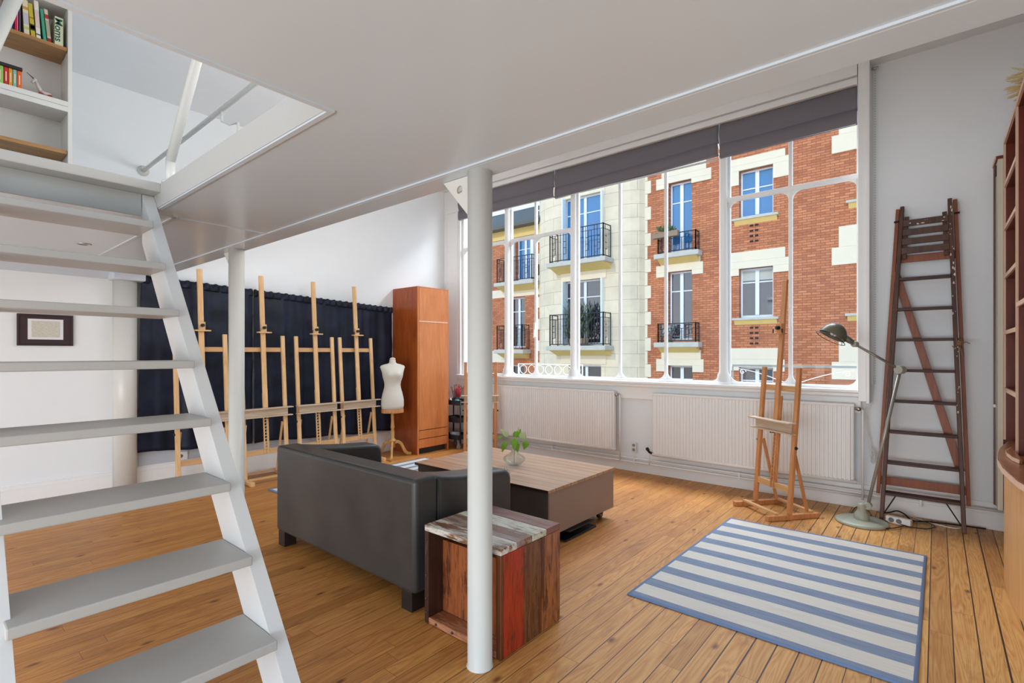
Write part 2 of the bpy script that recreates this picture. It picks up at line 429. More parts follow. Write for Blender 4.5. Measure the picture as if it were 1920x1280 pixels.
# ------------------------------------------------------------------ upstairs: rails, wall rail
g = thing('guard_rail', 'white tubular guard post bending up from the stairwell edge', 'railing', (-3.27, .935, ZM))
b = B(); pts = [(-3.27,.935,ZM), (-3.27,.935,2.47), (-2.52,.935,3.23), (-1.3,.935,3.25)]
b.tube([pts[0], pts[1]], .024, 16); b.tube(pts[1:3], .024, 16); b.tube(pts[2:], .024, 16); b.ball(pts[1], .0245, n=8); b.ball(pts[2], .0245, n=8)
b.build('tube', COLUMN, g, smooth=True)
B().lathe([(.042,0),(.042,.008),(.025,.012)], (-3.27,.935,ZM), 20).build('base_flange', COLUMN, g, smooth=True)
g = thing('guard_rail', 'white horizontal handrail fixed to the left wall by a round flange', 'railing', (XL, 1.49, 3.207))
b = B().tube([(XL+.01,1.49,3.207), (1.2,1.49,3.207)], .018, 14).build('tube', COLUMN, g, smooth=True)
B().cyl((XL,1.49,3.207), (XL+.016,1.49,3.207), .05, 24).build('wall_flange', COLUMN, g, smooth=True)
b = B(); bx = PY(416, 205, 1.49).x
b.tube([(bx,1.49,3.20), (bx,1.49,3.12), (bx+.06,1.52,3.09), (bx+.14,1.55,3.09), (bx+.14,1.55,ZM)], .009, 8).build('bracket', COLUMN, g, smooth=True)
p0, p1 = PY(24, -12, .33), PY(-14, 118, .28)
d = Vector((.02, .10, .55))
g = thing('guard_rail', 'white slanting tube at the top left corner in front of the bookshelf', 'railing', (-3.40, .26, ZM))
B().tube([(-3.43,.17,ZM), (-3.43,.17,2.55), (-3.36,.33,3.12)], .028, 16).build('tube', COLUMN, g, smooth=True)

# ------------------------------------------------------------------ the studio window
win = thing('window_1', 'wide white iron-framed studio window of many panes with round cast columns', None, (-3.0, YW, 1.08), kind='structure')
ZB0, ZT, ZTOP = 1.105, 3.01, 3.90
def wx(px, Y=YW): t = dirpt(px); return Y*(t*CA-SA)/(t*SA+CA)
cols = [wx(953), wx(1077), wx(1358)]
mull = [-5.18, wx(1004), wx(1162), wx(1248), wx(1482)]
XA, XB = -5.64, -.535
b = B()
for x in mull: b.box(x-.017, x+.017, YW-.005, YW+.035, ZB0-.03, ZTOP)
for x in (XA, XB): b.box(x-.02, x+.02, YW-.005, YW+.04, ZB0-.03, ZTOP)
b.build('mullion', WHITE, win, bevel=.006)
b = B()
for x0, x1 in ((XA, cols[0]), (cols[0], cols[1]), (cols[2], XB)): b.box(x0, x1, YW-.008, YW+.038, ZT-.024, ZT+.024)
b.box(XA, XB, YW-.008, YW+.04, ZB0-.055, ZB0); b.box(XA, XB, YW-.008, YW+.04, ZTOP-.03, ZTOP+.02)
b.build('transom', WHITE, win, bevel=.006)
# rounded pane corners
def fillet(b, x, z, sx, sz, r=.085, n=6):
    pts = [(x, z)]+[(x+sx*(r-r*math.sin(math.pi/2*k/n)), z+sz*(r-r*math.cos(math.pi/2*k/n))) for k in range(n+1)]
    b.prism(pts, 'y', YW+.004, YW+.028)
b = B(); xs = sorted([XA, XB]+mull+cols)
for x0, x1 in zip(xs, xs[1:]):
    e0 = .055 if x0 in cols else .017; e1 = .055 if x1 in cols else .017
    fillet(b, x0+e0, ZB0, 1, 1); fillet(b, x1-e1, ZB0, -1, 1)
    if not (x0 >= cols[1]-.01 and x1 <= cols[2]+.01):
        fillet(b, x0+e0, ZT-.024, 1, -1); fillet(b, x1-e1, ZT-.024, -1, -1)
b.build('corner_fillet', WHITE, win)
for x in cols:
    B().box(x-.058, x+.058, YW+.012, YW+.05, ZB0-.05, ZTOP).build('post', WHITE, win, bevel=.006)
    B().lathe([(.075,1.075),(.075,1.105),(.066,1.115),(.072,1.13),(.06,1.15),(.064,1.17),(.047,1.20),(.042,1.24),(.040,2.4),(.037,3.45),(.052,3.47),(.052,3.5),(.038,3.52),(.060,3.62),(.06,3.88)], (x, YW-.02, 0), 28).build('cast_column', WHITE, win, smooth=True)
for x0, x1 in zip(xs, xs[1:]):
    if x1-x0 > .1: B().box(x0+.02, x1-.02, YW+.014, YW+.019, ZB0, ZTOP-.03).build('pane', GLASS, win)
b = B().box(XL+.36, XB+.02, YW-.13, YW+.10, 1.045, 1.075); b.box(XL+.36, XB+.02, YW-.10, YW-.001, 1.01, 1.045)
b.build('sill', WHITE, win, bevel=.008)
B().box(XL+.36, XB+.02, YW-.045, YW-.001, .86, 1.01).build('apron', WHITE, win, bevel=.01)
# espagnolette handles on the two opening lights
for x, z in ((wx(1004), 1.72), (wx(1482), 1.75)):
    b = B().box(x-.012, x+.012, YW-.03, YW-.004, z-.10, z+.10); b.bar((x, YW-.03, z), (x+.01, YW-.05, z-.11), .014, .018)
    b.build('window_handle', WHITE, win, bevel=.004)
# boxed head, blind rail, right-hand casing
bx_ = struct(B().box(-5.66, -.535, YW-.15, YW-.01, 3.865, ZC-.001).box(-5.66, -.535, YW-.135, YW-.01, 3.79, 3.85).box(-5.66, -.535, YW-.11, YW-.01, 3.83, 3.87).build('trim_5', WHITE, bevel=.005))
struct(B().box(-.53, -.47, YW-.15, YW-.001, .975, ZC-.002).box(-.47, -.445, YW-.165, YW-.001, .96, ZC-.002).build('trim_6', WHITE, bevel=.004))
# ------------------------------------------------------------------ blinds
BLIND = plain('charcoal_blind_fabric', S(124,120,126), .7, var=.1, sc=200)
def blind(x0, x1, zb, zb2, label):
    bl = thing('roman_blind', label, 'blind', ((x0+x1)/2, YW-.09, 3.79), group=None)
    zt = 3.795
    def f(u, v):
        x = x0+(x1-x0)*u; zz = zb+(zb2-zb)*u; z = zt+(zz+.13-zt)*v
        y = YW-.085-.022*math.sin(v*math.pi)*(1+.35*math.sin(7*u+3))+.004*math.sin(11*u+9*v)-.012*math.exp(-(u*(x1-x0)/.09)**2)
        return (x, y, z)
    B().grid(f, 60, 10).build('upper_cloth', BLIND, bl, smooth=True, solid=.004)
    def f2(u, v):
        x = x0+(x1-x0)*u; zz = zb+(zb2-zb)*u; sag = .012*math.sin(3.2*u+x0)
        y = [YW-.112, YW-.118, YW-.113, YW-.092, YW-.085][int(round(v*4))]
        z = [zz+.135, zz+.07, zz+.012, zz, zz+.02][int(round(v*4))]+sag*.4
        return (x, y, z)
    B().grid(f2, 60, 4).build('folded_hem', BLIND, bl, smooth=True, solid=.004)
    B().box(x0+.01, x1-.01, YW-.105, YW-.092, min(zb, zb2)+.004, min(zb, zb2)+.02).build('bottom_bar', plain('white_blind_bar', S(215,215,215), .4), bl)
    return bl
bxs = [-5.63, wx(1041, YW-.09), wx(1349, YW-.09), -.54]
blind(bxs[0], bxs[1]-.008, 3.44, 3.45, 'charcoal blind over the leftmost stretch of the window')
blind(bxs[1]+.008, bxs[2]-.008, 3.42, 3.47, 'long charcoal blind over the middle of the window')
blind(bxs[2]+.008, bxs[3], 3.44, 3.44, 'charcoal blind over the right end of the window')
# chain and cords
ch = thing('blind_cord', 'white beaded chain and cords hanging beside the window casing', 'cord', (-.40, YW-.06, 1.0))
B().cyl((-.44, YW-.05, 3.92), (-.39, YW-.05, 3.92), .012, 10).build('pulley', CHROME, ch, smooth=True)
b = B()
b.tube([(-.425, YW-.05, 3.92), (-.427, YW-.04, 2.2), (-.425, YW-.04, 1.1)], .003, 6)
for k in range(3):
    pts = []
    for i in range(26):
        a = i/25; pts.append((-.428-.028*math.sin(a*math.pi)*(1+.5*k)+.01*math.sin(a*9+k), YW-.05-.01*k, 1.15-.72*a))
    b.tube(pts, .0022, 5)
b.build('cord', PLASTIC, ch, smooth=True)
b = B()
for k in range(124): b.ball((-.414, YW-.045, 3.90-k*.0225), .0042, n=3)
o = b.build('bead_chain', plain('grey_beads', S(190,186,178), .4), ch)
b = B()
for i in range(5):
    pts = [(-.428+.016*math.cos(a*.7+i), YW-.055-.006*i, .47+.05*math.sin(a*.7+i*2)+.012*i) for a in range(10)]
    b.tube(pts, .0028, 5, closed=True)
b.build('cord_bundle', PLASTIC, ch, smooth=True)

# ------------------------------------------------------------------ radiators and pipes
RADM = plain('radiator_enamel', S(246,245,242), .4, var=.03)
def radiator(x0, x1, label, left=True):
    y0, y1, z0, z1 = YW-.135, YW-.075, .245, .945
    r = thing('radiator', label, 'radiator', ((x0+x1)/2, y1, z0))
    pts = []; n = int((x1-x0-.05)/.0333); w = (x1-x0-.05)/n; xx = x0+.025
    b = B()
    prof = []
    for k in range(n):
        a = xx+k*w; prof += [(a, y0+.006), (a+w*.30, y0+.006), (a+w*.42, y0-.003), (a+w*.88, y0-.003)]
    prof.append((xx+n*w, y0+.006))
    L = [b.bm.verts.new((p[0], p[1], z0+.02)) for p in prof]; U = [b.bm.verts.new((p[0], p[1], z1-.02)) for p in prof]
    for k in range(len(prof)-1): b.face([L[k], L[k+1], U[k+1], U[k]])
    b.build('front_panel', RADM, r)
    B().box(x0, x1, y0+.008, y1, z0+.01, z1-.01).build('body', RADM, r, bevel=.012)
    B().box(x0-.004, x1+.004, y0-.008, y1+.004, z1-.022, z1+.004).build('top_cover', RADM, r, bevel=.007)
    B().cyl((x0, y0+.01, z0+.008), (x1+.02, y0+.01, z0+.008), .018, 14).build('bottom_header', RADM, r, smooth=True)
    b = B().cyl((x1, y1-.03, z1-.04), (x1+.05, y1-.03, z1-.04), .013, 12); b.cyl((x1+.035, y1-.03, z1-.04), (x1+.035, y1-.075, z1-.04), .018, 12)
    b.build('valve', CHROME, r, smooth=True)
    B().tube([(x1+.05, y1-.03, z1-.04), (x1+.062, y1-.03, z1-.05), (x1+.062, y1-.03, .10 if not left else .13)], .009, 10).build('feed_pipe', WHITE, r, smooth=True)
    b = B().cyl((x0-.045, y0+.01, z0+.035), (x0+.01, y0+.01, z0+.01), .013, 12); b.cyl((x0-.045, y0+.0, z0+.05), (x0-.05, y0-.02, z0+.075), .018, 12)
    b.build('lower_valve', BLACKM if not left else CHROME, r, smooth=True)
    B().tube([(x0-.04, y0+.01, z0+.03), (x0-.04, y0+.02, .13)], .008, 8).build('return_pipe', WHITE, r, smooth=True)
YR = YW-.105
radiator(wx(905, YR), wx(1153.5, YR), 'white ribbed radiator under the window behind the coffee table')
radiator(wx(1224.5, YR), wx(1602, YR), 'white ribbed radiator under the window behind the single easel', False)
hp = thing('heating_pipe', 'pair of thin white heating pipes running along the baseboard', 'pipe', (-2.5, YW-.07, .15))
B().tube([(-5.6, YW-.06, .165), (.72, YW-.06, .165)], .011, 10).build('upper_pipe', WHITE, hp, smooth=True)
B().tube([(-5.6, YW-.062, .122), (-.42, YW-.062, .122)], .011, 10).build('lower_pipe', WHITE, hp, smooth=True)
b = B()
for x in (-3.9, -2.72, -1.55, -.1): B().box(x-.008, x+.008, YW-.075, YW-.02, .105, .18).build('pipe_clip', WHITE, hp, bevel=.002)
def socket(p, n, label, w=.085, h=.085):
    x, y, z = p; s = thing('wall_socket', label, 'socket', p)
    if n == 'y':
        B().box(x-w/2, x+w/2, y-.045, y, z-h/2, z+h/2).build('housing', PLASTIC, s, bevel=.006)
        for q in ((-h*.24, h*.24) if h > w else (0,)):
            B().cyl((x, y-.046, z+q), (x, y-.0445, z+q), .019, 16).build('outlet', plain('socket_recess', S(150,148,144), .5), s)
    else:
        B().box(x, x+.014, y-w/2, y+w/2, z-h/2, z+h/2).build('housing', PLASTIC, s, bevel=.003)
        B().cyl((x+.013, y-.012, z), (x+.016, y-.012, z), .019, 16).build('outlet', plain('socket_recess_dark', S(110,108,106), .5), s)
q = PY(1190, 838, YW-.02); socket((q.x, YW-.001, q.z), 'y', 'white double wall socket between the two radiators', .06, .11)
q = PX(341, 854, XL+.012); socket((XL+.012, q.y, q.z), 'x', 'white wall socket under the curtain beside the nearest easel leg', .10, .085)
# recessed spotlight in the soffit
q = PZ(157, 457, ZS); sp_ = thing('recessed_spotlight', 'small round recessed spotlight in the mezzanine soffit', 'light', (q.x, q.y, ZS))
B().lathe([(.045,0),(.047,-.004),(.034,-.006),(.032,0)], (q.x,q.y,ZS), 28, caps=False).build('trim_ring', CHROME, sp_, smooth=True)
B().cyl((q.x,q.y,ZS-.001), (q.x,q.y,ZS-.003), .031, 20).build('lens', plain('spot_lens', S(140,136,130), .4), sp_)

# ================================================================== ACROSS THE STREET
YF = 16.0
def fx(px, Y=YF): return PY(px, 600, Y).x
def fz(px, py, Y=YF): return PY(px, py, Y).z
bd = thing('apartment_building', 'brick and cream stone apartment building across the street', 'building', (-7, YF, -2))
holesA = [(fx(1254), fx(1297), 4.66, 6.95), (fx(1253), fx(1298), 1.80, 4.05), (fx(1253), fx(1299), -1.2, 1.0)]
B0, B1 = fx(1386), fx(1450)
holesB = [(B0, B1, 5.43, 6.85), (B0, B1, 2.45, 3.92), (B0, B1, -1.0, .98)]
XQ, XR = fx(1216), fx(1680)
fC = fx(1640); holesC = [(fx(1612), fC, 5.43, 6.85), (fx(1612), fC, 2.45, 3.92)]
b = B().panel(XQ-.25, XR, -2, 10.5, YF, YF+.35, holesA+holesB+holesC)
b.build('brick_wall', BRICK, bd)
# rooms behind the holes: one dark back panel per opening comes with the window itself
def casement(h, sky=False, bar=.62, y=YF, name='window', tall=False, blind=False, shut='b'):
    x0, x1, z0, z1 = h; w = x1-x0; f = B(); fw = .055
    yy = y+.16
    f.box(x0, x0+fw, yy, yy+.07, z0, z1); f.box(x1-fw, x1, yy, yy+.07, z0, z1); f.box(x0+fw, x1-fw, yy, yy+.07, z1-fw, z1); f.box(x0+fw, x1-fw, yy, yy+.07, z0, z0+.08)
    xm = (x0+x1)/2; f.box(xm-.055, xm+.055, yy-.015, yy+.07, z0+.08, z1-fw)
    zb = z0+(z1-z0)*bar; f.box(x0+fw, xm-.055, yy+.005, yy+.05, zb-.018, zb+.018); f.box(xm+.055, x1-fw, yy+.005, yy+.05, zb-.018, zb+.018)
    fr = f.build(name, FWHITE, bd, bevel=.006)
    for a, c in ((x0+fw, xm-.055), (xm+.055, x1-fw)):
        B().box(a, c, yy+.03, yy+.04, z0+.08, z1-fw).build('pane', SKYPANE if sky else DARKPANE, fr)
        if blind: B().box(a, c, yy+.022, yy+.028, z1-fw-(z1-z0)*.2, z1-fw).build('inner_blind', plain('roller_cloth', S(190,196,190), .8), fr)
    return fr
casement(holesA[0], True, .72); casement(holesA[1], False, .72); casement(holesA[2], False, .8)
casement(holesB[0], True, .62); casement(holesB[1], False, .72, blind=True); casement(holesB[2], False, .8)
casement(holesC[0], True, .62); casement(holesC[1], False, .72)
b = B()
for h in holesA+holesB+holesC: b.box(h[0]-.06, h[1]+.06, YF+.36, YF+.6, h[2]-.05, h[3]+.05)
b.build('room_interior', plain('dark_interior', S(40,40,44), .9), bd)
# stone surrounds: lintel bands with stepped shoulders, sills
def surround(x0, x1, zt, top, drop, name='stone_lintel', wl=.42, wr=.42):
    b = B(); y0, y1 = YF-.05, YF+.02
    zm = zt+(top-zt)*.42
    b.box(x0-wl*.55, x1+wr*.75, y0, y1, zm, top); b.box(x0-wl, x1+wr, y0, y1, zt, zm)
    b.box(x0-wl, x0, y0, y1, zt-drop, zt); b.box(x1, x1+wr, y0, y1, zt-drop, zt)
    return b.build(name, STONEP, bd, bevel=.008)
surround(holesA[0][0], holesA[0][1], 6.95, 7.45, .15, wr=.62)
surround(holesA[1][0], holesA[1][1], 4.05, 4.60, .15, wr=.35, wl=.4)
surround(holesA[2][0], holesA[2][1], 1.00, 1.50, .2, wr=.35, wl=.4)
surround(B0, B1, 6.85, 7.22, .42, wr=.42); surround(B0, B1, 3.92, 4.42, .2, wr=.42); surround(B0, B1, .98, 1.55, .1, wr=.3)
def sill(x0, x1, z, label=None):
    B().box(x0, x1, YF-.12, YF+.15, z-.07, z).build('window_sill', SLABST, bd, bevel=.01)
    B().prism([(YF-.09, z-.07), (YF+.0, z-.20), (YF+.05, z-.20), (YF+.05, z-.07)], 'x', x0+.05, x1-.05).build('sill_moulding', YSTONE, bd)
sill(B0-.18, B1+.15, 5.43); sill(B0-.18, B1+.15, 2.45)
sill(fx(1587), XR-.3, 5.43); sill(fx(1585), XR-.3, 2.45)
# vent holes
b = B()
for zc in (fz(1414, 437), fz(1414, 629)):
    for k in range(4):
        for s_ in (-1, 1): b.box(fx(1414)+s_*.07-.05, fx(1414)+s_*.07+.05, YF-.004, YF+.01, zc+.235-.155*k-.03, zc+.235-.155*k+.03)
b.build('air_vent', plain('dark_vent', S(60,34,28), .9), bd)
# quoins at the bay corner and at the far right
b = B()
for k in range(26):
    z = -1.6+k*.44
    if k % 2: b.box(XQ-.3, XQ+.10, YF-.045, YF+.02, z, z+.43)
    else: b.box(XQ-.3, XQ-.02, YF-.045, YF+.02, z, z+.43)
b.build('corner_quoin', STONEP, bd, bevel=.008)
qx = fx(1573)
for zt, dz in ((7.78, 0), (4.78, 0), (1.72, 0)):
    B().box(qx, fx(1612)+.03, YF-.05, YF+.02, zt-.55, zt).box(qx-.16, fx(1612)-.0, YF-.05, YF+.02, zt-1.02, zt-.55).build('stone_quoin', STONEP, bd, bevel=.008)
# curved stone bay
cX0, cX1 = -10.82, -8.55
plan = [(-12.2, 16.35), (-12.1, 16.12), (-11.85, 15.88), (-11.5, 15.68), (-11.15, 15.56), (cX0, 15.5)]
plan2 = [(cX1, 15.5), (-8.2, 15.53), (-7.9, 15.62), (-7.65, 15.78), (-7.5, 16.0)]
CH = [(-10.52, -8.85, 4.72, 7.05), (-10.52, -8.85, 1.70, 4.02), (-10.3, -8.95, -1.2, .98)]
b = B().panel(cX0, cX1, -2, 10.5, 15.5, 15.8, CH)
for P in (plan, plan2):
    for (xa, ya), (xb, yb) in zip(P, P[1:]):
        b.poly([(xa,ya,-2), (xb,yb,-2), (xb,yb,10.5), (xa,ya,10.5)])
b.build('stone_bay', STONE, bd)
b = B()
for h in CH: b.box(h[0]-.05, h[1]+.05, 16.0, 16.05, h[2]-.1, h[3]+.1)
b.build('room_interior', plain('dark_interior_bay', S(52,36,32), .9), bd)
casement(CH[0], True, .74, 15.5, 'french_window'); casement(CH[1], False, .74, 15.5, 'french_window'); casement(CH[2], False, .8, 15.5, 'window')
for h in CH[:2]:
    for s_, xx in ((1, h[0]), (-1, h[1])):
        b = B().box(xx+s_*.0, xx+s_*.05, 15.36, 15.62, h[2], h[3]) if s_ > 0 else B().box(xx-.05, xx, 15.36, 15.62, h[2], h[3])
        b.build('shutter', FWHITE, bd)
for zt in (4.42, 1.42): B().box(-10.62, -8.75, 15.47, 15.51, zt-.40, zt).build('stone_lintel', STONEP, bd, bevel=.005)
# left wing
LW = 16.4
HL = [(-13.55, -12.72, 4.45, 6.25), (-13.9, -13.05, 1.62, 3.75), (-13.9, -13.1, -1, .9)]
b = B().panel(-16.5, -12.0, -2, 6.62, LW, LW+.3, HL); b.build('brick_wall', BRICK, bd)
_b = bd
for h, s_ in ((HL[0], True), (HL[1], False), (HL[2], False)): casement(h, s_, .72, LW)
b = B()
for h in HL: b.box(h[0]-.05, h[1]+.05, LW+.31, LW+.5, h[2], h[3])
b.build('room_interior', plain('dark_interior_wing', S(40,40,44), .9), bd)
B().box(-16.5, -12.0, LW-.06, LW, 6.25, 6.62).build('stone_frieze', YSTONE, bd)
B().box(-16.5, -12.0, LW-.03, LW+.01, 3.78, 4.12).box(-16.5, -13.95, LW-.03, LW+.01, 1.0, 1.5).build('stone_lintel', STONEP, bd)
b = B().prism([(LW-.45, 6.62), (LW-.45, 6.74), (LW+.3, 7.5), (LW+.4, 6.62)], 'x', -16.5, -12.0)
b.build('roof_eave', plain('dark_zinc_roof', S(92,90,84), .6), bd)
B().box(-13.72, -13.6, LW-.1, LW, 4.5, 6.2).build('shutter', FWHITE, bd); B().box(-12.70, -12.55, LW-.1, LW, 4.5, 6.2).build('shutter', FWHITE, bd)
b = B()
for k in range(20):
    z = -1.6+k*.44; b.box(-12.4+(.0 if k % 2 else .14), -12.0, LW-.05, LW+.02, z, z+.43)
b.build('corner_quoin', STONEP, bd, bevel=.008)
# balconies
def balcony(x0, x1, y0, y1, z, h, key=3, pattern=True):
    B().box(x0-.12, x1+.12, y0-.1, y1, z-.16, z).build('balcony_slab', SLABST, bd, bevel=.02)
    B().prism([(y0-.02, z-.16), (y1, z-.36), (y1, z-.16)], 'x', x0-.02, x1+.02).build('slab_moulding', YSTONE, bd)
    r = B(); t = .022
    def run(p, q):
        p, q = Vector(p), Vector(q); L = (q-p).length; u = (q-p)/L
        for zz in (z+.06, z+h): r.bar(p+Vector((0,0,zz)), q+Vector((0,0,zz)), t, t*1.3)
        r.bar(p+Vector((0,0,z+h-.16)), q+Vector((0,0,z+h-.16)), t*.7, t*.7)
        n = max(2, round(L/.115))
        for i in range(n+1):
            a = p+u*(L*i/n)
            top = h if i % 4 in (0, 1) else h-.16
            low = .06 if i % 4 != 2 else .28
            r.bar(a+Vector((0,0,z+low)), a+Vector((0,0,z+top)), t*.7, t*.7, (0,1,0))
        if pattern:
            for i in range(0, n-1, 4):
                a = p+u*(L*(i+1)/n); c = p+u*(L*(i+2)/n)
                for zz in (.28, .5, h-.4): r.bar(a+Vector((0,0,z+zz)), c+Vector((0,0,z+zz)), t*.7, t*.7)
        for a in (p, q): r.bar(a+Vector((0,0,z)), a+Vector((0,0,z+h+.02)), t*1.4, t*1.4, (0,1,0))
    run((x0, y0, 0), (x1, y0, 0))
    if y1-y0 > .2: run((x0, y0, 0), (x0, y1, 0)); run((x1, y0, 0), (x1, y1, 0))
    r.build('balcony_railing', IRON, bd)
balcony(-10.78, -8.58, 15.0, 15.5, 4.66, 1.12); balcony(-10.78, -8.58, 15.0, 15.5, 1.66, 1.12)
a0, a1 = fx(1236, 15.8), fx(1306, 15.8)
balcony(a0, a1, 15.72, 16.0, 4.62, .62); balcony(a0, a1, 15.72, 16.0, 1.75, .60)
balcony(-14.2, -12.35, 15.95, LW, 4.35, 1.0); balcony(-14.2, -12.85, 15.95, LW, 1.55, 1.0)
# plants and boxes on the balconies
LEAF = plain('plant_leaf', S(92,120,70), .6, var=.4, sc=20); LEAFD = plain('dusty_balcony_leaf', S(104,118,84), .7, var=.4, sc=9)
TERRA = plain('planter_clay', S(150,128,108), .8)
def bush(b, c, rad, h, n, ln, w, up=.6):
    for _ in range(n):
        a = random.uniform(0, 6.283); rr = rad*math.sqrt(random.random()); p = Vector(c)+Vector((rr*math.cos(a), rr*math.sin(a)*.6, random.random()*h))
        d = Vector((random.uniform(-1,1), random.uniform(-1,1), random.uniform(-.2,1)+up)).normalized()*ln*random.uniform(.6,1.2)
        s_ = d.cross(Vector((random.random(), random.random(), .3))).normalized()*w
        b.poly([p, p+d*.5+s_, p+d, p+d*.5-s_])
    return b
pl = thing('balcony_plant', 'tall feathery green plant on the lower bay balcony opposite', 'plant', (-9.7, 15.2, 1.66))
bush(B(), (-9.72, 15.2, 1.85), .52, 1.15, 420, .38, .022, 1.2).build('foliage', LEAFD, pl)
B().lathe([(.16,0),(.2,.26),(.17,.26)], (-9.9,15.22,1.66), 16).lathe([(.16,0),(.2,.26),(.17,.26)], (-9.5,15.22,1.66), 16).build('pot', TERRA, pl)
pxx = (a0+a1)/2
pl = thing('window_box', 'grey flower box with small green plants on the upper brick-wall balcony', 'planter', (pxx-.25, 15.66, 5.24))
B().box(pxx-.75, pxx+.1, 15.55, 15.71, 5.12, 5.30).build('trough', TERRA, pl, bevel=.01)
bush(B(), (pxx-.3, 15.63, 5.28), .3, .12, 120, .14, .03).build('foliage', LEAF, pl)
pl = thing('balcony_plant', 'pale flowering plant behind the lower brick-wall balcony rail', 'plant', (pxx-.35, 15.85, 1.75))
bush(B(), (pxx-.35, 15.85, 1.95), .28, .3, 160, .14, .03).build('foliage', plain('pale_blossom', S(190,196,196), .7, var=.4), pl)
B().lathe([(.1,0),(.13,.2),(.11,.2)], (pxx-.35,15.87,1.75), 14).build('pot', TERRA, pl)
# further house and tree seen in the last pane
fb = thing('distant_building', 'pale building glimpsed through the leftmost pane behind the tree', 'building', (-22, 20, -2))
B().box(-26, -17.2, 19.5, 20, -2, 6.0).build('wall', STONEP, fb)
b = B()
for x in (-20.6, -19.2, -17.9):
    for z in (.6, 3.4): b.box(x-.4, x+.4, 19.44, 19.52, z, z+1.7)
b.build('window', DARKPANE, fb)
B().box(-26, -17.0, 19.2, 20, 6.0, 6.25).build('cornice', SLABST, fb)
tr = thing('street_tree', 'light green street tree seen through the leftmost window pane', 'tree', (-16.9, 17.6, -2))
bush(B(), (-16.9, 17.6, .6), 1.0, 2.2, 700, .4, .1).build('crown', plain('lime_leaf', S(170,190,90), .6, var=.4), tr)
B().cyl((-16.9,17.6,-2), (-16.9,17.6,1.5), .12, 10, .07).build('trunk', plain('bark', S(90,74,60), .9), tr)
struct(B().box(-40, 20, YW+.4, 40, -4.2, -4).build('floor_street', plain('street_paving', S(170,166,160), .9)), 'pale street paving far below the window')
# guard rail outside the window
gr = thing('window_guard_rail', 'thin white iron guard rail with scrolls outside the window', 'railing', (-3, YW+.22, 1.08))
GR = YW+.22
def scrolls(x0, x1, z0, z1):
    b = B(); h = z1-z0; r = h*.42; n = max(1, int((x1-x0)/(r*2.3))); st_ = (x1-x0)/n
    for i in range(n):
        cx = x0+st_*(i+.5); b.tube([(cx+r*math.cos(2*math.pi*k/20), GR, (z0+z1)/2+r*math.sin(2*math.pi*k/20)) for k in range(20)], .0045, 6, closed=True)
    return b
x0, x1 = wx(972, GR), wx(1092, GR)
B().bar((x0,GR,1.245), (x1,GR,1.245), .012, .012).bar((x0,GR,1.09), (x1,GR,1.09), .012, .012).bar((x0,GR,1.06), (x0,GR,1.245), .012, .012, (0,1,0)).bar((x1,GR,1.06), (x1,GR,1.245), .012, .012, (0,1,0)).build('rail', WHITE, gr)
scrolls(x0+.02, x1-.02, 1.095, 1.24).build('scroll', WHITE, gr, smooth=True)
for xx in (x0, x1, wx(1374, GR), wx(1612, GR)): B().bar((xx, YW+.155, 1.07), (xx, GR, 1.07), .012, .012).build('wall_bracket', WHITE, gr)
x0, x1 = wx(1374, GR), wx(1612, GR)
B().bar((x0,GR,1.268), (x1,GR,1.268), .03, .022).bar((x0,GR,1.05), (x0,GR,1.26), .012, .012, (0,1,0)).build('rail', plain('grey_rail_paint', S(150,158,156), .5), gr)
xm = (x0+x1)/2
for a, c in ((x0+.04, xm-.03), (x1-.04, xm+.03)):
    sg = math.copysign(1, c-a)
    b = B().tube([(a+(c-a)*i/20, GR, 1.235-.15*(i/20)**1.5) for i in range(21)], .004, 6)
    b.tube([(a+sg*(.06+.035*(1-i/26)*math.cos(i*.36)), GR, 1.20+.035*(1-i/26)*math.sin(i*.36)) for i in range(24)], .004, 6)
    b.build('scroll', WHITE, gr, smooth=True)
# ================================================================== UPSTAIRS BOOKSHELF
LAMW = plain('white_laminate', S(226,223,216), .5, var=.02)
SX0, SX1, SY0, SY1 = -4.72, -4.46, -.35, .705
bs = thing('bookshelf', 'white upstairs bookshelf with oak shelves seen through the stairwell', 'bookshelf', (-4.6, .2, ZM))
B().box(SX0, SX1, SY1-.022, SY1, ZM, 3.745).build('side_panel', LAMW, bs, bevel=.001)
B().box(SX0, SX1, SY0, SY0+.022, ZM, 3.745).build('side_panel', LAMW, bs, bevel=.001)
B().box(SX0, SX0+.01, SY0+.022, SY1-.022, ZM, 3.745).build('back_panel', LAMW, bs)
for z0, z1 in ((3.72, 3.745), (3.052, 3.085), (3.017, 3.050), (ZM, ZM+.05)): B().box(SX0+.01, SX1, SY0+.022, SY1-.022, z0, z1).build('fixed_shelf', LAMW, bs, bevel=.001)
for z in (3.425, 2.735): B().box(SX0+.01, SX1-.01, SY0+.022, SY1-.024, z, z+.024).build('oak_shelf', OAK, bs, bevel=.001)
def by(px, X=-4.48): return PX(px, 100, X).y
ZSH = 3.449
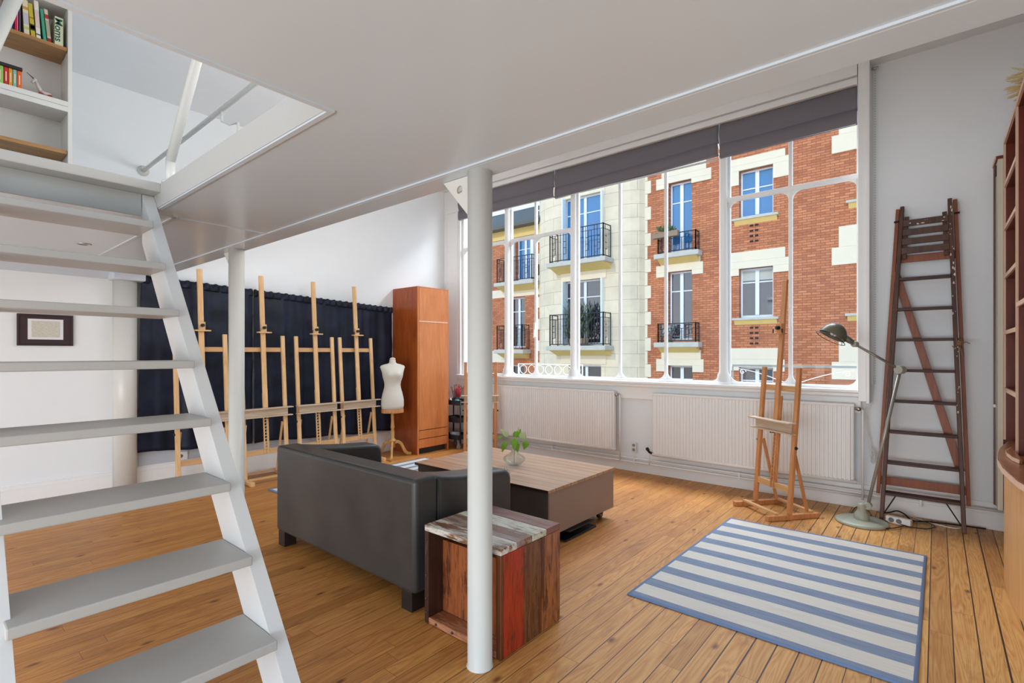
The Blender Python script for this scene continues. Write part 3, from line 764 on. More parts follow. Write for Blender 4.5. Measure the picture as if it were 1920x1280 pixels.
BK = [(8,15,.20,-.005,S(206,104,70),'orange red paperback, leftmost visible on the upper upstairs shelf'),
 (16,23,.235,0,S(56,140,176),'blue paperback beside the navy book on the upper upstairs shelf'),
 (23.5,26,.24,0,S(24,36,84),'thin navy book between the blue and crimson books upstairs'),
 (27,34,.245,0,S(206,10,66),'crimson book with a pink spine edge on the upper upstairs shelf'),
 (35.5,39,.23,0,S(94,84,104),'thin grey purple book right of the crimson book upstairs'),
 (45,56,.222,-.010,S(226,214,180),'cream book with brown cover, left of the yellow book upstairs'),
 (58,67,.212,-.016,S(198,178,44),'mustard yellow book with a dark oval badge on its spine'),
 (68,77,.243,-.013,S(232,226,212),'tall white book between the yellow and green books'),
 (81.5,88,.203,-.018,S(62,158,124),'leaning sea green book on the upper upstairs shelf'),
 (89.5,97,.212,-.020,S(214,196,176),'leaning book with a red and cream banded spine'),
 (102.5,119,.192,0,S(222,222,186),'thick cream book with large green spine lettering, rightmost upstairs')]
PAGES = plain('page_edges', S(228,222,206), .9)
for i, (a, c, h, ln, colr, lab) in enumerate(BK):
    y0, y1 = by(a)+.0015, by(c); bk = thing('book', lab, 'book', (-4.55, (y0+y1)/2, ZSH), 0, 'books on the upper upstairs shelf')
    m = plain('book_cover_%d' % i, colr, .45, var=.06)
    B().prism([(y0,ZSH),(y1,ZSH),(y1+ln,ZSH+h),(y0+ln,ZSH+h)], 'x', -4.64, -4.485).build('cover', m, bk, bevel=.0015)
    B().prism([(y0+.003,ZSH+.003),(y1-.003,ZSH+.003),(y1-.003+ln,ZSH+h+.0005),(y0+.003+ln,ZSH+h+.0005)], 'x', -4.638, -4.488).build('page_block', PAGES, bk)
    def band(t0, t1, cc, name, e=.0012):
        B().prism([(y0+ln*t0+.0005,ZSH+h*t0),(y1+ln*t0-.0005,ZSH+h*t0),(y1+ln*t1-.0005,ZSH+h*t1),(y0+ln*t1+.0005,ZSH+h*t1)], 'x', -4.486, -4.4835).build(name, plain(name+'_%d_%d' % (i, int(t0*100)), cc, .5), bk)
    if i == 3: B().prism([(y1-.004,ZSH),(y1,ZSH),(y1,ZSH+h),(y1-.004,ZSH+h)], 'x', -4.486, -4.483).build('spine_stripe', plain('pink_spine', S(240,130,170), .5), bk)
    if i == 5: band(.72, .80, S(206,150,60), 'spine_badge'); band(.30, .62, S(196,190,196), 'spine_pattern'); band(.16,.24,S(190,200,130),'spine_badge')
    if i == 6: band(.20, .38, S(40,34,22), 'spine_badge'); band(.24,.34,S(150,140,110),'spine_badge'); band(.56,.58,S(120,100,20),'spine_rule')
    if i == 7: band(.10, .13, S(60,60,60), 'spine_badge'); band(.3,.75,S(224,196,186),'spine_pattern')
    if i == 9: band(0, .13, S(150,34,26), 'spine_band'); band(.72, .84, S(176,40,34), 'spine_band'); band(.2,.66,S(170,166,140),'spine_pattern')
    if i == 1: band(.55,.9,S(130,150,180),'spine_pattern')
    if i == 0: band(.2,.8,S(190,80,50),'spine_pattern')
def text(body, size, name, m, parent, M, ext=.0008, shear=0.0):
    cu = bpy.data.curves.new('letters', 'FONT'); cu.body = body; cu.size = size; cu.extrude = ext; cu.align_x = 'CENTER'; cu.align_y = 'CENTER'; cu.shear = shear; cu.offset = size*.012
    to = bpy.data.objects.new('letters', cu); COL.objects.link(to)
    dg = bpy.context.evaluated_depsgraph_get(); me = bpy.data.meshes.new_from_object(to.evaluated_get(dg))
    bpy.data.objects.remove(to); me.transform(M)
    if parent.name in MW: me.transform(MW[parent.name].inverted())
    me.materials.clear(); me.materials.append(m)
    o = bpy.data.objects.new(name, me); COL.objects.link(o); o.parent = parent; MW[o.name] = MW[parent.name]; return o
y0, y1 = by(102.5), by(119)
# letters read down the spine: text x -> -Z, text y -> +Y, normal +X
R = Matrix(((0,0,1),(0,1,0),(-1,0,0))).to_4x4()
text('Moms', .068, 'spine_title', plain('green_ink', S(20,96,76), .5), bk, Matrix.Translation((-4.4835, (y0+y1)/2-.003, ZSH+.105)) @ R @ Matrix.Diagonal((.92,.78,1,1)))
SB = [(-7,6.5,S(150,196,96),'small pale green spine book under the black tray'), (7,15.5,S(206,28,34),'small red spine book under the black tray'),
      (16,23.5,S(222,152,30),'small amber spine book under the black tray'), (24,31.5,S(130,186,170),'small teal spine book under the black tray'), (32,41,S(232,96,22),'small orange spine book at the right end under the black tray')]
for i, (a, c, colr, lab) in enumerate(SB):
    y0, y1 = by(a, -4.475)+.001, by(c, -4.475)
    bk = thing('small_book', lab, 'book', (-4.53, (y0+y1)/2, 3.086), 0, 'small coloured books on the lower upstairs shelf')
    B().box(-4.60, -4.477, y0, y1, 3.086, 3.198).build('cover', plain('small_cover_%d' % i, colr, .4), bk, bevel=.002)
    B().box(-4.4775, -4.4755, (y0+y1)/2-.0025, (y0+y1)/2+.0025, 3.11, 3.17).build('spine_lettering', plain('pale_ink_%d' % i, S(244,214,190), .5), bk)
ty0, ty1 = by(-12, -4.47), by(42.5, -4.47)
t_ = B().box(-4.62, -4.468, ty0, ty1, 3.199, 3.221).build('storage_tray', plain('black_lacquer', S(34,28,34), .35), None, bevel=.005); tag(t_, 'flat black tray lying across the five small coloured books', 'tray')
un = thing('toy_unicorn', 'small white toy unicorn with dark horn and red wheels on the upstairs shelf', 'toy', (-4.52, by(82), 3.086))
ux = -4.52; y_ = lambda px: by(px, ux)
TOYW = plain('toy_white', S(206,200,190), .5); b = B()
b.tube([(ux, y_(95), 3.115), (ux, y_(84), 3.118), (ux, y_(76), 3.125)], .013, 10, r1=.012); b.tube([(ux, y_(77), 3.122), (ux, y_(71), 3.155), (ux, y_(66.5), 3.185)], .012, 10, r1=.008); b.ball((ux, y_(66), 3.186), .011, (1,1,1.1), 6)
b.tube([(ux, y_(65), 3.187), (ux, y_(60), 3.166)], .009, 10, r1=.007); b.build('body', TOYW, un, smooth=True)
B().tube([(ux, y_(63), 3.195), (ux, y_(50), 3.222)], .004, 8, r1=.0015).build('horn', plain('toy_horn', S(64,50,56), .5), un, smooth=True)
for px in (76, 93):
    for s_ in (-1, 1): B().cyl((ux+s_*.010, y_(px), 3.1), (ux+s_*.016, y_(px), 3.1), .0135, 16).build('wheel', plain('toy_red', S(150,34,44), .5), un)
# ================================================================== LEFT WALL
pf = thing('picture_frame', 'small dark brown framed document on the white wall under the mezzanine', 'picture', (XL, 1.0, 1.45))
a, c = PX(31.5, 587, XL+.02), PX(137.5, 650, XL+.02); zt, zb = a.z, PX(31.5, 647.5, XL+.02).z; y0, y1 = a.y, c.y
b = B(); fw = (y1-y0)*.185; fh = (zt-zb)*.20
b.box(XL+.001, XL+.022, y0, y0+.014, zb, zt); b.box(XL+.001, XL+.022, y1-.014, y1, zb, zt); b.box(XL+.001, XL+.022, y0+.014, y1-.014, zt-.014, zt); b.box(XL+.001, XL+.022, y0+.014, y1-.014, zb, zb+.014)
b.build('frame', plain('dark_brown_frame', S(58,38,38), .4), pf, bevel=.002)
B().box(XL+.004, XL+.014, y0+.014, y1-.014, zb+.014, zt-.014).build('dark_mount', plain('aubergine_mount', S(62,42,44), .7), pf)
B().box(XL+.014, XL+.016, y0+fw, y1-fw, zb+fh, zt-fh*.75).build('white_mount', plain('white_mount', S(236,236,240), .7), pf)
t = NT('old_handwritten_sheet'); v = t.noise(t.pos((1,14,90)), 3, 4, .7)
DOC = t.fin(t.ramp(v, [(.36, S(190,184,166)), (.52, S(216,212,198))]), .8)
B().box(XL+.016, XL+.0175, y0+fw*1.35, y1-fw*1.35, zb+fh*1.35, zt-fh*1.05).build('document', DOC, pf)
# dark curtains
t = NT('navy_black_satin'); v = t.noise(t.pos((1,1,1)), 6, 3)
CURT = t.fin(t.ramp(v, [(.3, S(17,21,32)), (.7, S(27,36,60))]), .5, 0, v, .1, .01, Specular_IOR_Level=.3)
def curtain(ya, yb, zt, zb, label, seed, flare=0):
    random.seed(seed); ph = [random.uniform(0, 6.28) for _ in range(6)]
    cu = thing('curtain', label, 'curtain', (XL+.05, (ya+yb)/2, zb(.5)))
    def f(u, v):
        y = ya+(yb-ya)*u; z = zt(u)+(zb(u)-zt(u))*v
        fold = .018*math.sin(y*13+ph[0])+.010*math.sin(y*25+ph[1]+1.2*v)+.004*math.sin(y*53+ph[2])
        fold *= (.35+.65*min(1, v*4)) if u > -1 else 1
        crease = .004*math.sin(z*9+2*y+ph[3])+.003*math.sin(z*23+ph[4]+5*y)
        x = XL+.058+fold+crease+.006*v
        yy = y-flare*v*(1-u)**2
        return (x, yy, z+.008*math.sin(y*9+ph[5])*v)
    B().grid(f, 150, 46).build('cloth', CURT, cu, smooth=True, solid=.003)
    def g(u, v):
        y = ya+(yb-ya)*u; z = zt(u)-.075*v
        x = XL+.066+.011*math.sin(y*70+ph[1])+.010*math.sin(v*math.pi)+.004*math.sin(y*31)
        return (x, y, z+.006*math.sin(y*70+ph[1])*(1-v))
    B().grid(g, 200, 6).build('gathered_heading', CURT, cu, smooth=True, solid=.003)
    return cu
ZTf = lambda y: 2.165-.115*(y-1.43)/3.0
ZBf = lambda y: .425-.125*(y-1.43)/3.0
def cur(ya, yb, lab, seed, fl=0): return curtain(ya, yb, lambda u: ZTf(ya+(yb-ya)*u), lambda u: ZBf(ya+(yb-ya)*u), lab, seed, fl)
cur(1.455, 2.51, 'dark navy curtain panel nearest the white pilaster, behind the first easels', 3, .03)
cur(2.525, 4.44, 'wide dark navy curtain panel reaching to the wooden wardrobe', 8)
# ================================================================== EASELS
def easel(label, Hu, Hm, tray, cross, low, clamp, fr, lean, group, warm=False, back=.46, w=.46):
    U = BEECHR if warm else BEECH
    r = thing('easel', label, 'easel', (0,0,0), 0, group); h = w/2; lf = lambda z: lean*(z-.04)
    for s_ in (-1, 1):
        B().bar((s_*h, -fr, .021), (s_*h, -fr+back+.04, .021), .042, .042).build('foot', U, r, bevel=.003)
        B().bar((s_*h, lf(.042), .042), (s_*h, lf(Hu), Hu), .042, .028, (0,1,0)).build('upright', U, r, bevel=.004)
        B().bar((s_*(h-.03), .012+lf(.62), .62), (s_*(h-.03), back-fr-.04, .045), .016, .026).build('strut', U, r, bevel=.002)
        B().ball((s_*(h+.025), lf(.6)-.0, .6), .014, n=6).build('wing_nut', BLACKM, r, smooth=True)
    B().bar((-h, -fr+.10, .05), (h, -fr+.10, .05), .034, .018).build('base_rail', BEECHH, r, bevel=.002)
    B().bar((-h, back-fr-.02, .05), (h, back-fr-.02, .05), .034, .018).build('base_rail', BEECHH, r, bevel=.002)
    B().bar((-h+.021, lf(low), low), (h-.021, lf(low), low), .018, .055).build('lower_crossbar', BEECHH, r, bevel=.002)
    B().bar((-h-.0, lf(cross)+.022, cross), (h, lf(cross)+.022, cross), .018, .05).build('upper_crossbar', BEECHH, r, bevel=.002)
    # sliding mast and the ratchet lath below the tray
    B().bar((0, lf(tray)-.018, tray), (0, lf(Hm)-.018, Hm), .05, .024, (0,1,0)).build('mast', U, r, bevel=.003)
    b = B()
    for s_ in (-1, 1): b.bar((s_*.017, lf(low)-.012, low-.02), (s_*.017, lf(tray+.2)-.004, tray+.2), .010, .016, (0,1,0))
    n = int((tray-low)/.035)
    for k in range(n): b.bar((-.014, lf(low+k*.035)-.010, low+k*.035), (.014, lf(low+k*.035)-.010, low+k*.035+.008), .010, .008)
    b.bar((.017+.012, lf(low), low-.02), (.029, lf(tray+.25), tray+.25), .012, .02, (0,1,0))
    b.build('ratchet_lath', U, r)
    y0 = lf(tray)-.035
    tr_ = B().obox((0, y0-.035, tray+.035), (w+.10, .075, .012), Matrix.Identity(3)); tr_.build('tray_shelf', TRAYW, r, bevel=.002)
    B().obox((0, y0-.030, tray-.055), (w+.10, .055, .012), Matrix.Identity(3)).build('tray_ledge', TRAYW, r, bevel=.002)
    B().obox((0, y0-.008, tray-.01), (w+.02, .014, .085), Matrix.Identity(3)).build('tray_back', TRAYW, r, bevel=.002)
    B().tube([(-.02, y0-.02, tray-.065), (.0, y0-.04, tray-.075), (.03, y0-.02, tray-.07)], .004, 6).build('tray_catch', BLACKM, r)
    yc = lf(clamp)-.035
    b = B().obox((0, yc-.005, clamp+.02), (.062, .02, .085), Matrix.Identity(3)); b.obox((0, yc-.022, clamp-.028), (.145, .055, .014), Matrix.Identity(3))
    b.build('top_clamp', U, r, bevel=.002)
    B().cyl((0, yc-.012, clamp+.025), (0, yc-.045, clamp+.025), .017, 12).build('clamp_knob', BLACKM, r, bevel=.003)
    b = B()
    for s_ in (-1, 1): b.cyl((s_*.055, yc-.03, clamp-.02), (s_*.055, yc-.03, clamp+.006), .005, 8); b.ball((s_*.055, yc-.03, clamp+.008), .008, n=5)
    b.build('clamp_pin', BLACKM, r, smooth=True)
    return r
GE = 'tall studio easels lined up before the dark curtain'
tall = easel('tall beech easel nearest the staircase, first of the row before the curtain', 1.60, 2.27, .755, 1.44, .31, 1.66, .20, .075, GE, back=.44)
tall.location = (-5.68, 1.925, 0); tall.rotation_euler = (0, 0, math.pi/2)
for y, lab, a in ((2.545, 'tall beech easel right behind the white column, second of the curtain row', .0), (3.165, 'tall beech easel in the middle of the dark curtain, third of the row', -.01), (3.735, 'tall beech easel beside the dressmaker bust, last of the curtain row', .01)):
    c = dup(tall); c['label'] = lab; c.location = (-5.68, y, 0); c.rotation_euler = (0, 0, math.pi/2+a)
e1 = easel('small honey coloured beech easel standing alone by the radiator and striped rug', 1.275, 2.05, .775, 1.09, .24, 1.60, .22, .08, 'low studio easels by the window', True, .46, .425)
e1.location = (-1.115, 4.90, 0); e1.rotation_euler = (0, 0, math.radians(-38.5))
e2 = dup(e1); e2['label'] = 'small beech easel half hidden behind the front column beside the black trolley'
e2.location = (-4.855, 5.10, 0); e2.rotation_euler = (0, 0, math.radians(40))
# ================================================================== WARDROBE
wr = thing('wardrobe', 'tall cherry veneer wardrobe with two doors and two drawers in the corner', 'wardrobe', (-5.74, 4.77, 0))
X0, X1, Y0, Y1, HT = XL+.014, -5.457, 4.492, 5.06, 2.325
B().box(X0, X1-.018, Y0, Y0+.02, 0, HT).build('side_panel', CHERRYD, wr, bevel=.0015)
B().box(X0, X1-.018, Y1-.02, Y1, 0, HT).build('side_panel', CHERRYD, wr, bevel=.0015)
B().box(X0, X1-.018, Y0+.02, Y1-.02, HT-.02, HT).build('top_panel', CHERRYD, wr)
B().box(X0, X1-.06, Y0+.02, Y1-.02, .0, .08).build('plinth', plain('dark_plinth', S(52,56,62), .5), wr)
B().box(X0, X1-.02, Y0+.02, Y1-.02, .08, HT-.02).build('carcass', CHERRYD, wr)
B().box(X1-.018, X1, Y0, Y0+.018, 0, HT).box(X1-.018, X1, Y1-.018, Y1, 0, HT).box(X1-.018, X1, Y0+.018, Y1-.018, HT-.014, HT).build('front_edging', CHERRY, wr)
for nm, z0, z1 in (('door', 1.845, HT-.018), ('door', .335, 1.835), ('drawer', .215, .325), ('drawer', .088, .205)):
    B().box(X1-.016, X1+.003, Y0+.022, Y1-.022, z0, z1).build(nm, CHERRY, wr, bevel=.003)
B().box(X1-.012, X1+.007, Y0+.022, Y1-.022, 1.832, 1.848).build('door_rail', EDGE, wr, bevel=.002)
# ================================================================== DRESSMAKER BUST
mq = thing('dressmaker_bust', 'cream cloth dressmaker bust on a turned wooden tripod stand', 'mannequin', (-5.60, 4.175, 0))
mx_, my_ = -5.60, 4.175
LIN = plain('cream_bust_linen', S(226,220,206), .8, var=.08, sc=60)
fa = math.radians(-122)                       # faces the staircase side of the room
rings = [(.655,.142,.105,0),(.70,.150,.112,0),(.78,.148,.115,.004),(.86,.132,.100,0),(.93,.112,.084,-.002),(.975,.106,.078,0),(1.02,.112,.084,.006),(1.07,.128,.10,.022),(1.11,.136,.112,.034),(1.15,.142,.108,.026),(1.19,.156,.088,.010),(1.215,.165,.074,.002),(1.235,.150,.06,-.004),(1.25,.11,.05,-.008),(1.262,.062,.045,-.008),(1.275,.044,.042,-.006),(1.315,.040,.040,-.004)]
b = B(); G = []
for z, hw, hd, off in rings:
    row = []
    for k in range(40):
        a = 2*math.pi*k/40; x = hw*math.cos(a); y = hd*math.sin(a)+off
        if 1.04 < z < 1.18:
            for sx_ in (-1, 1):
                y += .028*math.exp(-((x-sx_*.062)/.038)**2)*math.exp(-((z-1.105)/.04)**2)*(1 if math.sin(a) > 0 else 0)
        X = mx_+x*math.cos(fa)-y*math.sin(fa); Y = my_+x*math.sin(fa)+y*math.cos(fa)
        row.append(b.bm.verts.new((X, Y, z)))
    G.append(row)
for A, C_ in zip(G, G[1:]):
    for k in range(40): b.face([A[k], A[(k+1)%40], C_[(k+1)%40], C_[k]])
b.face(G[0][::-1]); b.face(G[-1])
b.build('torso', LIN, mq, smooth=True)
Mf = Matrix.Rotation(fa, 3, 'Z')
B().lathe([(1,0),(1.02,.02),(1.0,.052)], (mx_,my_,.602), 36, Mf@Matrix.Diagonal((.146,.110,1))).build('wooden_band', BEECHR, mq, smooth=False)
B().lathe([(.036,0),(.04,.012),(.022,.026)], (mx_,my_,1.315), 24).build('neck_cap', LIN, mq, smooth=True)
STAND = wood('turned_pale_wood', S(216,170,106), S(184,132,70), 'Z', .4)
B().lathe([(.020,.60),(.023,.56),(.020,.50),(.024,.44),(.027,.40),(.018,.38),(.026,.34),(.022,.27),(.030,.25),(.05,.235),(.05,.22),(.036,.215),(.036,.14)][::-1], (mx_,my_,0), 24).build('pole', STAND, mq, smooth=True)
for k, a in enumerate((65, 185, 305)):
    a = math.radians(a+15); d = Vector((math.cos(a), math.sin(a), 0)); c0 = Vector((mx_, my_, 0))
    pts = [c0+d*r_+Vector((0,0,z)) for r_, z in ((.03,.20),(.08,.205),(.125,.175),(.155,.12),(.185,.06),(.225,.028),(.275,.02))]
    b = B()
    for p, q in zip(pts, pts[1:]): b.bar(p, q+(q-p).normalized()*.006, .026, .040)
    b.build('leg', STAND, mq, bevel=.006)
# ================================================================== TROLLEY WITH ART SUPPLIES
tx, ty = -5.50, 5.27
tl = thing('utility_trolley', 'black three tier utility trolley of art supplies beside the wardrobe', 'trolley', (tx, ty, 0))
BLK = plain('black_trolley_steel', S(44,46,50), .45)
def tub(z):
    b = B(); w, d, h = .175, .14, .07
    b.box(tx-w, tx+w, ty-d, ty+d, z, z+.006)
    b.box(tx-w, tx-w+.004, ty-d, ty+d, z, z+h); b.box(tx+w-.004, tx+w, ty-d, ty+d, z, z+h); b.box(tx-w, tx+w, ty-d, ty-d+.004, z, z+h); b.box(tx-w, tx+w, ty+d-.004, ty+d, z, z+h)
    return b
for z in (.64, .385, .135): tub(z).build('tray', BLK, tl, bevel=.002)
b = B()
for sx_ in (-1, 1): b.tube([(tx+sx_*.178, ty+.10, .09), (tx+sx_*.178, ty+.10, .72)], .011, 8); b.tube([(tx+sx_*.178, ty-.10, .09), (tx+sx_*.178, ty-.10, .72)], .011, 8)
b.build('post', BLK, tl, smooth=True)
for sx_ in (-1, 1):
    for sy_ in (-1, 1):
        p = Vector((tx+sx_*.15, ty+sy_*.11, .032)); c = B().cyl(p-Vector((.012,0,0)), p+Vector((.012,0,0)), .032, 16); c.bar(p, p+Vector((0,0,.10)), .02, .03)
        c.build('caster', plain('grey_caster', S(150,150,152), .4), tl, bevel=.002)
BR = plain('red_brush_handle', S(190,40,36), .4)
pot = thing('brush_pot', 'dark pot crammed with red-handled paintbrushes on the trolley top', 'brushes', (tx+.0, ty+.0, .647))
B().lathe([(.036,0),(.04,.10),(.037,.10),(.034,.01)], (tx,ty,.647), 18).build('pot', BLK, pot, smooth=True)
for i in range(26):
    a = random.uniform(0, 6.28); r_ = random.uniform(.005,.03); sp_r = random.uniform(.02,.10)
    p = Vector((tx+r_*math.cos(a), ty+r_*math.sin(a), .66)); q = Vector((tx+sp_r*math.cos(a), ty+sp_r*math.sin(a), random.uniform(.84,.93)))
    B().tube([p, q], .0035, 6, r1=.005).build('brush', [BR, BR, BLK][i % 3], pot, smooth=True)
    if i % 2: B().tube([q, q+(q-p).normalized()*.022], .006, 6, r1=.002).build('bristle', plain('bristle', S(70,50,40), .8), pot)
tp = B().lathe([(.03,0),(.045,.02),(.045,.05),(.03,.07),(.01,.072)], (tx+.09, ty-.08, .647), 18).build('paint_tub', plain('turquoise_lid', S(40,150,160), .4), None, smooth=True); tag(tp, 'round turquoise paint tub on the front of the trolley top', 'tub')
tp = B().lathe([(.03,0),(.03,.05),(.012,.075),(.012,.09)], (tx-.03, ty-.10, .647), 16).build('bottle', PLASTIC, None, smooth=True); tag(tp, 'short white bottle beside the turquoise tub on the trolley', 'bottle')
tp = B().box(tx-.06, tx+.06, ty-.12, ty-.02, .395, .455).build('paint_box', BLK, None, bevel=.003); tag(tp, 'low black box in the middle tier of the trolley', 'box')
tp = B().box(tx-.02, tx+.09, ty-.12, ty-.03, .142, .235).build('cardboard_box', plain('pale_grey_card', S(190,196,206), .6), None, bevel=.002); tag(tp, 'small pale grey box in the bottom tier of the trolley', 'box')
# ================================================================== SOFA
sf = thing('sofa', 'charcoal grey leather two-seat sofa seen from behind', 'sofa', (-2.93, 2.15, 0))
sx0, sx1, sy0, sy1 = -3.73, -2.13, 1.735, 2.54
B().box(sx0+.004, sx1-.004, sy0, sy0+.17, .10, .722).build('back', LEATHER, sf, bevel=.028, seg=5)
def arm(x0, x1, nm):
    pts = [(sy0+.165,.10),(sy1,.10),(sy1,.56)]
    for k in range(7):
        a = math.pi/2*k/6; pts.append((sy1-.075+.075*math.cos(a), .575+.075*math.sin(a)))
    pts += [(sy0+.5,.668),(sy0+.30,.69),(sy0+.165,.712)]
    return B().prism(pts, 'x', x0, x1).build(nm, LEATHER, sf, bevel=.026, seg=4)
arm(sx1-.19, sx1-.002, 'armrest'); arm(sx0+.002, sx0+.19, 'armrest')
B().box(sx0+.19, sx1-.19, sy0+.17, sy1-.02, .11, .26).build('seat_base', LEATHER, sf, bevel=.012)
xm = (sx0+sx1)/2
for a, c in ((sx0+.192, xm-.003), (xm+.003, sx1-.192)): B().box(a, c, sy0+.30, sy1+.0, .262, .41).build('seat_cushion', LEATHER, sf, bevel=.035, seg=4)
for a, c in ((sx0+.192, xm-.003), (xm+.003, sx1-.192)): B().box(a, c, sy0+.165, sy0+.30, .40, .655).build('back_cushion', LEATHER, sf, bevel=.035, seg=4)
SEAM = plain('leather_piping', S(40,38,37), .5)
b = B().tube([(sx1-.004, sy0+.166, z) for z in (.11,.3,.5,.695)], .004, 6); b.tube([(x, sy0+.012, .7175) for x in (sx0+.03, -2.9, sx1-.04)], .0035, 6)
b.build('seam', SEAM, sf, smooth=True)
LEGM = plain('black_brown_leg', S(38,30,28), .4)
for x in (sx0+.035, sx1-.125):
    for y in (sy0+.005, sy1-.105): B().box(x, x+.09, y, y+.09, 0, .11).build('leg', LEGM, sf, bevel=.003)
b = B().box(sx1-.19, sx1-.02, sy1-.002, sy1+.004, .40, .56); b.bm.free()
b = bush(B(), (sx1-.06, sy1+.004, .53), .025, .10, 60, .022, .006, .2); b.build('torn_stuffing', plain('white_stuffing', S(230,228,222), .9), sf)
# ================================================================== CRATE SIDE TABLE
def distressed(name, c, under, amt=.5, axis='Z', rough=.4):
    t = NT(name); s = {'X': (1.5,14,14), 'Y': (14,1.5,14), 'Z': (14,14,1.5)}[axis]
    n = t.noise(t.pos(s), 1.3, 6, .7, .8); w = t.noise(t.pos({'X': (.5,2,2), 'Y': (2,.5,2), 'Z': (2,2,.5)}[axis]), 7, 6, .75, .5); n2 = t.noise(t.pos(tuple(q*3 for q in s)), 2, 4, .7)
    g = t.ramp(n, [(.3, tuple(x*.45 for x in under[:3])+(1,)), (.65, under)])
    f = t.ramp(t.math('ADD', t.math('MULTIPLY', w, .55), t.math('MULTIPLY', n, .45)), [(max(0, amt-.03), (0,0,0,1)), (min(1, amt+.03), (1,1,1,1))])
    cc = t.mix(1.0, c, t.ramp(n2, [(.34, (.50,.46,.43,1)), (.5, (.96,.95,.94,1)), (.7, (1.08,1.07,1.05,1))]), 'MULTIPLY')
    return t.fin(t.mix(f, g, cc), rough, 0, t.math('ADD', n, f), .35, .004)
BROWN = S(132,78,46)
cr_ = thing('wooden_crate', 'reclaimed wood cube crate with a red painted plank behind the column', 'side table', (-1.77, 1.95, 0), math.radians(0))
cx0, cx1, cy0, cy1, cz = -2.04, -1.512, 1.722, 2.195, .51
cols_ = [(S(224,220,210), .49, 'white flaked plank'), (S(162,142,134), .50, 'brown grey plank'), (S(216,214,196), .46, 'chalky white plank'), (S(142,92,82), .48, 'reddish brown plank')]
n = 4; w = (cy1-cy0)/n
for k in range(n):
    c, a, lab = cols_[k]
    B().box(cx0, cx1, cy0+k*w+.001, cy0+(k+1)*w-.001, cz-.032, cz).build('top_plank', distressed('flaked_top_%d' % k, c, S(150,104,74), a, 'X', .28), cr_, bevel=.003, label=lab)
side = [(.0,.022,S(120,80,52),'narrow brown plank',.6), (.022,.172,S(178,58,34),'red painted plank',.42), (.172,.315,S(128,84,52),'dark cracked brown plank',.50), (.315,.473,S(170,106,62),'mid brown plank',.48)]
for a0, a1_, c, lab, am in side:
    B().box(cx1-.03, cx1, cy0+a0+.001, cy0+a1_-.001, 0.004, cz-.033).build('side_plank', distressed('side_'+lab.replace(' ', '_'), c, S(120,66,36), am, 'Z', .38), cr_, bevel=.003, label=lab)
for k in range(3): B().box(cx0, cx0+.03, cy0+k*.158+.001, cy0+(k+1)*.158-.001, .004, cz-.033).build('side_plank', distressed('left_plank_%d' % k, S(90,62,50), S(70,46,34), .6), cr_, bevel=.003)
for k in range(3): B().box(cx0+.031, cx1-.031, cy0+k*.158+.001, cy0+(k+1)*.158-.001, .004, .036).build('bottom_plank', distressed('bottom_plank_%d' % k, S(196,136,98), S(170,106,72), .5, 'X'), cr_, bevel=.003)
for k in range(4): B().box(cx0+.031+k*.1165, cx0+.146+k*.1165, cy0+.10, cy0+.122, .037, cz-.10).build('back_plank', distressed('back_plank_%d' % k, S(164,92,48), S(120,62,32), .45), cr_, bevel=.002)
b = B()
for z in (.06,.13,.25,.36,.44): b.ball((cx0+.015, cy0-.001, z), .006, n=5)
for x in (-1.95,-1.83,-1.7): b.ball((x, cy0-.001, .02), .007, n=5)
b.build('nail_head', plain('iron_nail', S(90,86,84), .5, .6), cr_)
# ================================================================== COFFEE TABLE
ct = thing('coffee_table', 'large low coffee table on casters with a planked top and taupe sides', 'table', (-2.83, 3.39, 0))
tx0, tx1, ty0, ty1, tz = -3.575, -2.105, 2.905, 3.885, .425
def planktop():
    t = NT('planked_table_top'); sp = t.n('SeparateXYZ', {0: t.n('NewGeometry').outputs['Position']}); u = t.math('DIVIDE', t.math('SUBTRACT', sp.outputs['Y'], ty0), (ty1-ty0)/10)
    i = t.math('FLOOR', u); fu = t.math('FRACT', u); r = t.n('TexWhiteNoise', {'W': i}, noise_dimensions='1D').outputs[0]
    n = t.noise(t.n('CombineXYZ', {0: t.math('MULTIPLY', sp.outputs['X'], 1.5), 1: t.math('MULTIPLY', sp.outputs['Y'], 22.0), 2: t.math('MULTIPLY', r, 9.0)}).outputs[0], 1.5, 4, .6)
    col = t.ramp(n, [(.3, S(172,134,104)), (.7, S(204,166,134))]); col = t.mix(1.0, col, t.ramp(r, [(0,(.88,.86,.84,1)),(1,(1.04,1.03,1.02,1))]), 'MULTIPLY')
    gp = t.math('LESS_THAN', t.math('MINIMUM', fu, t.math('SUBTRACT', 1.0, fu)), .022)
    return t.fin(t.mix(gp, col, S(52,34,26)), .30, 0, t.math('SUBTRACT', 1.0, gp), .5, .003)
B().box(tx0, tx1, ty0, ty1, tz-.022, tz).build('top', planktop(), ct, bevel=.002)
TAUPE = plain('taupe_panel', S(164,142,128), .45, var=.14, sc=5)
B().box(tx0+.025, tx1-.02, ty0+.03, ty1-.02, .095, tz-.022).build('body', plain('dark_umber_box', S(80,72,66), .4), ct, bevel=.002)
B().box(tx1-.02, tx1-.008, ty0+.028, ty1-.018, .088, tz-.022).build('end_panel', TAUPE, ct, bevel=.001)
B().box(tx0+.012, tx0+.025, ty0+.028, ty1-.018, .088, tz-.022).build('end_panel', TAUPE, ct, bevel=.001)
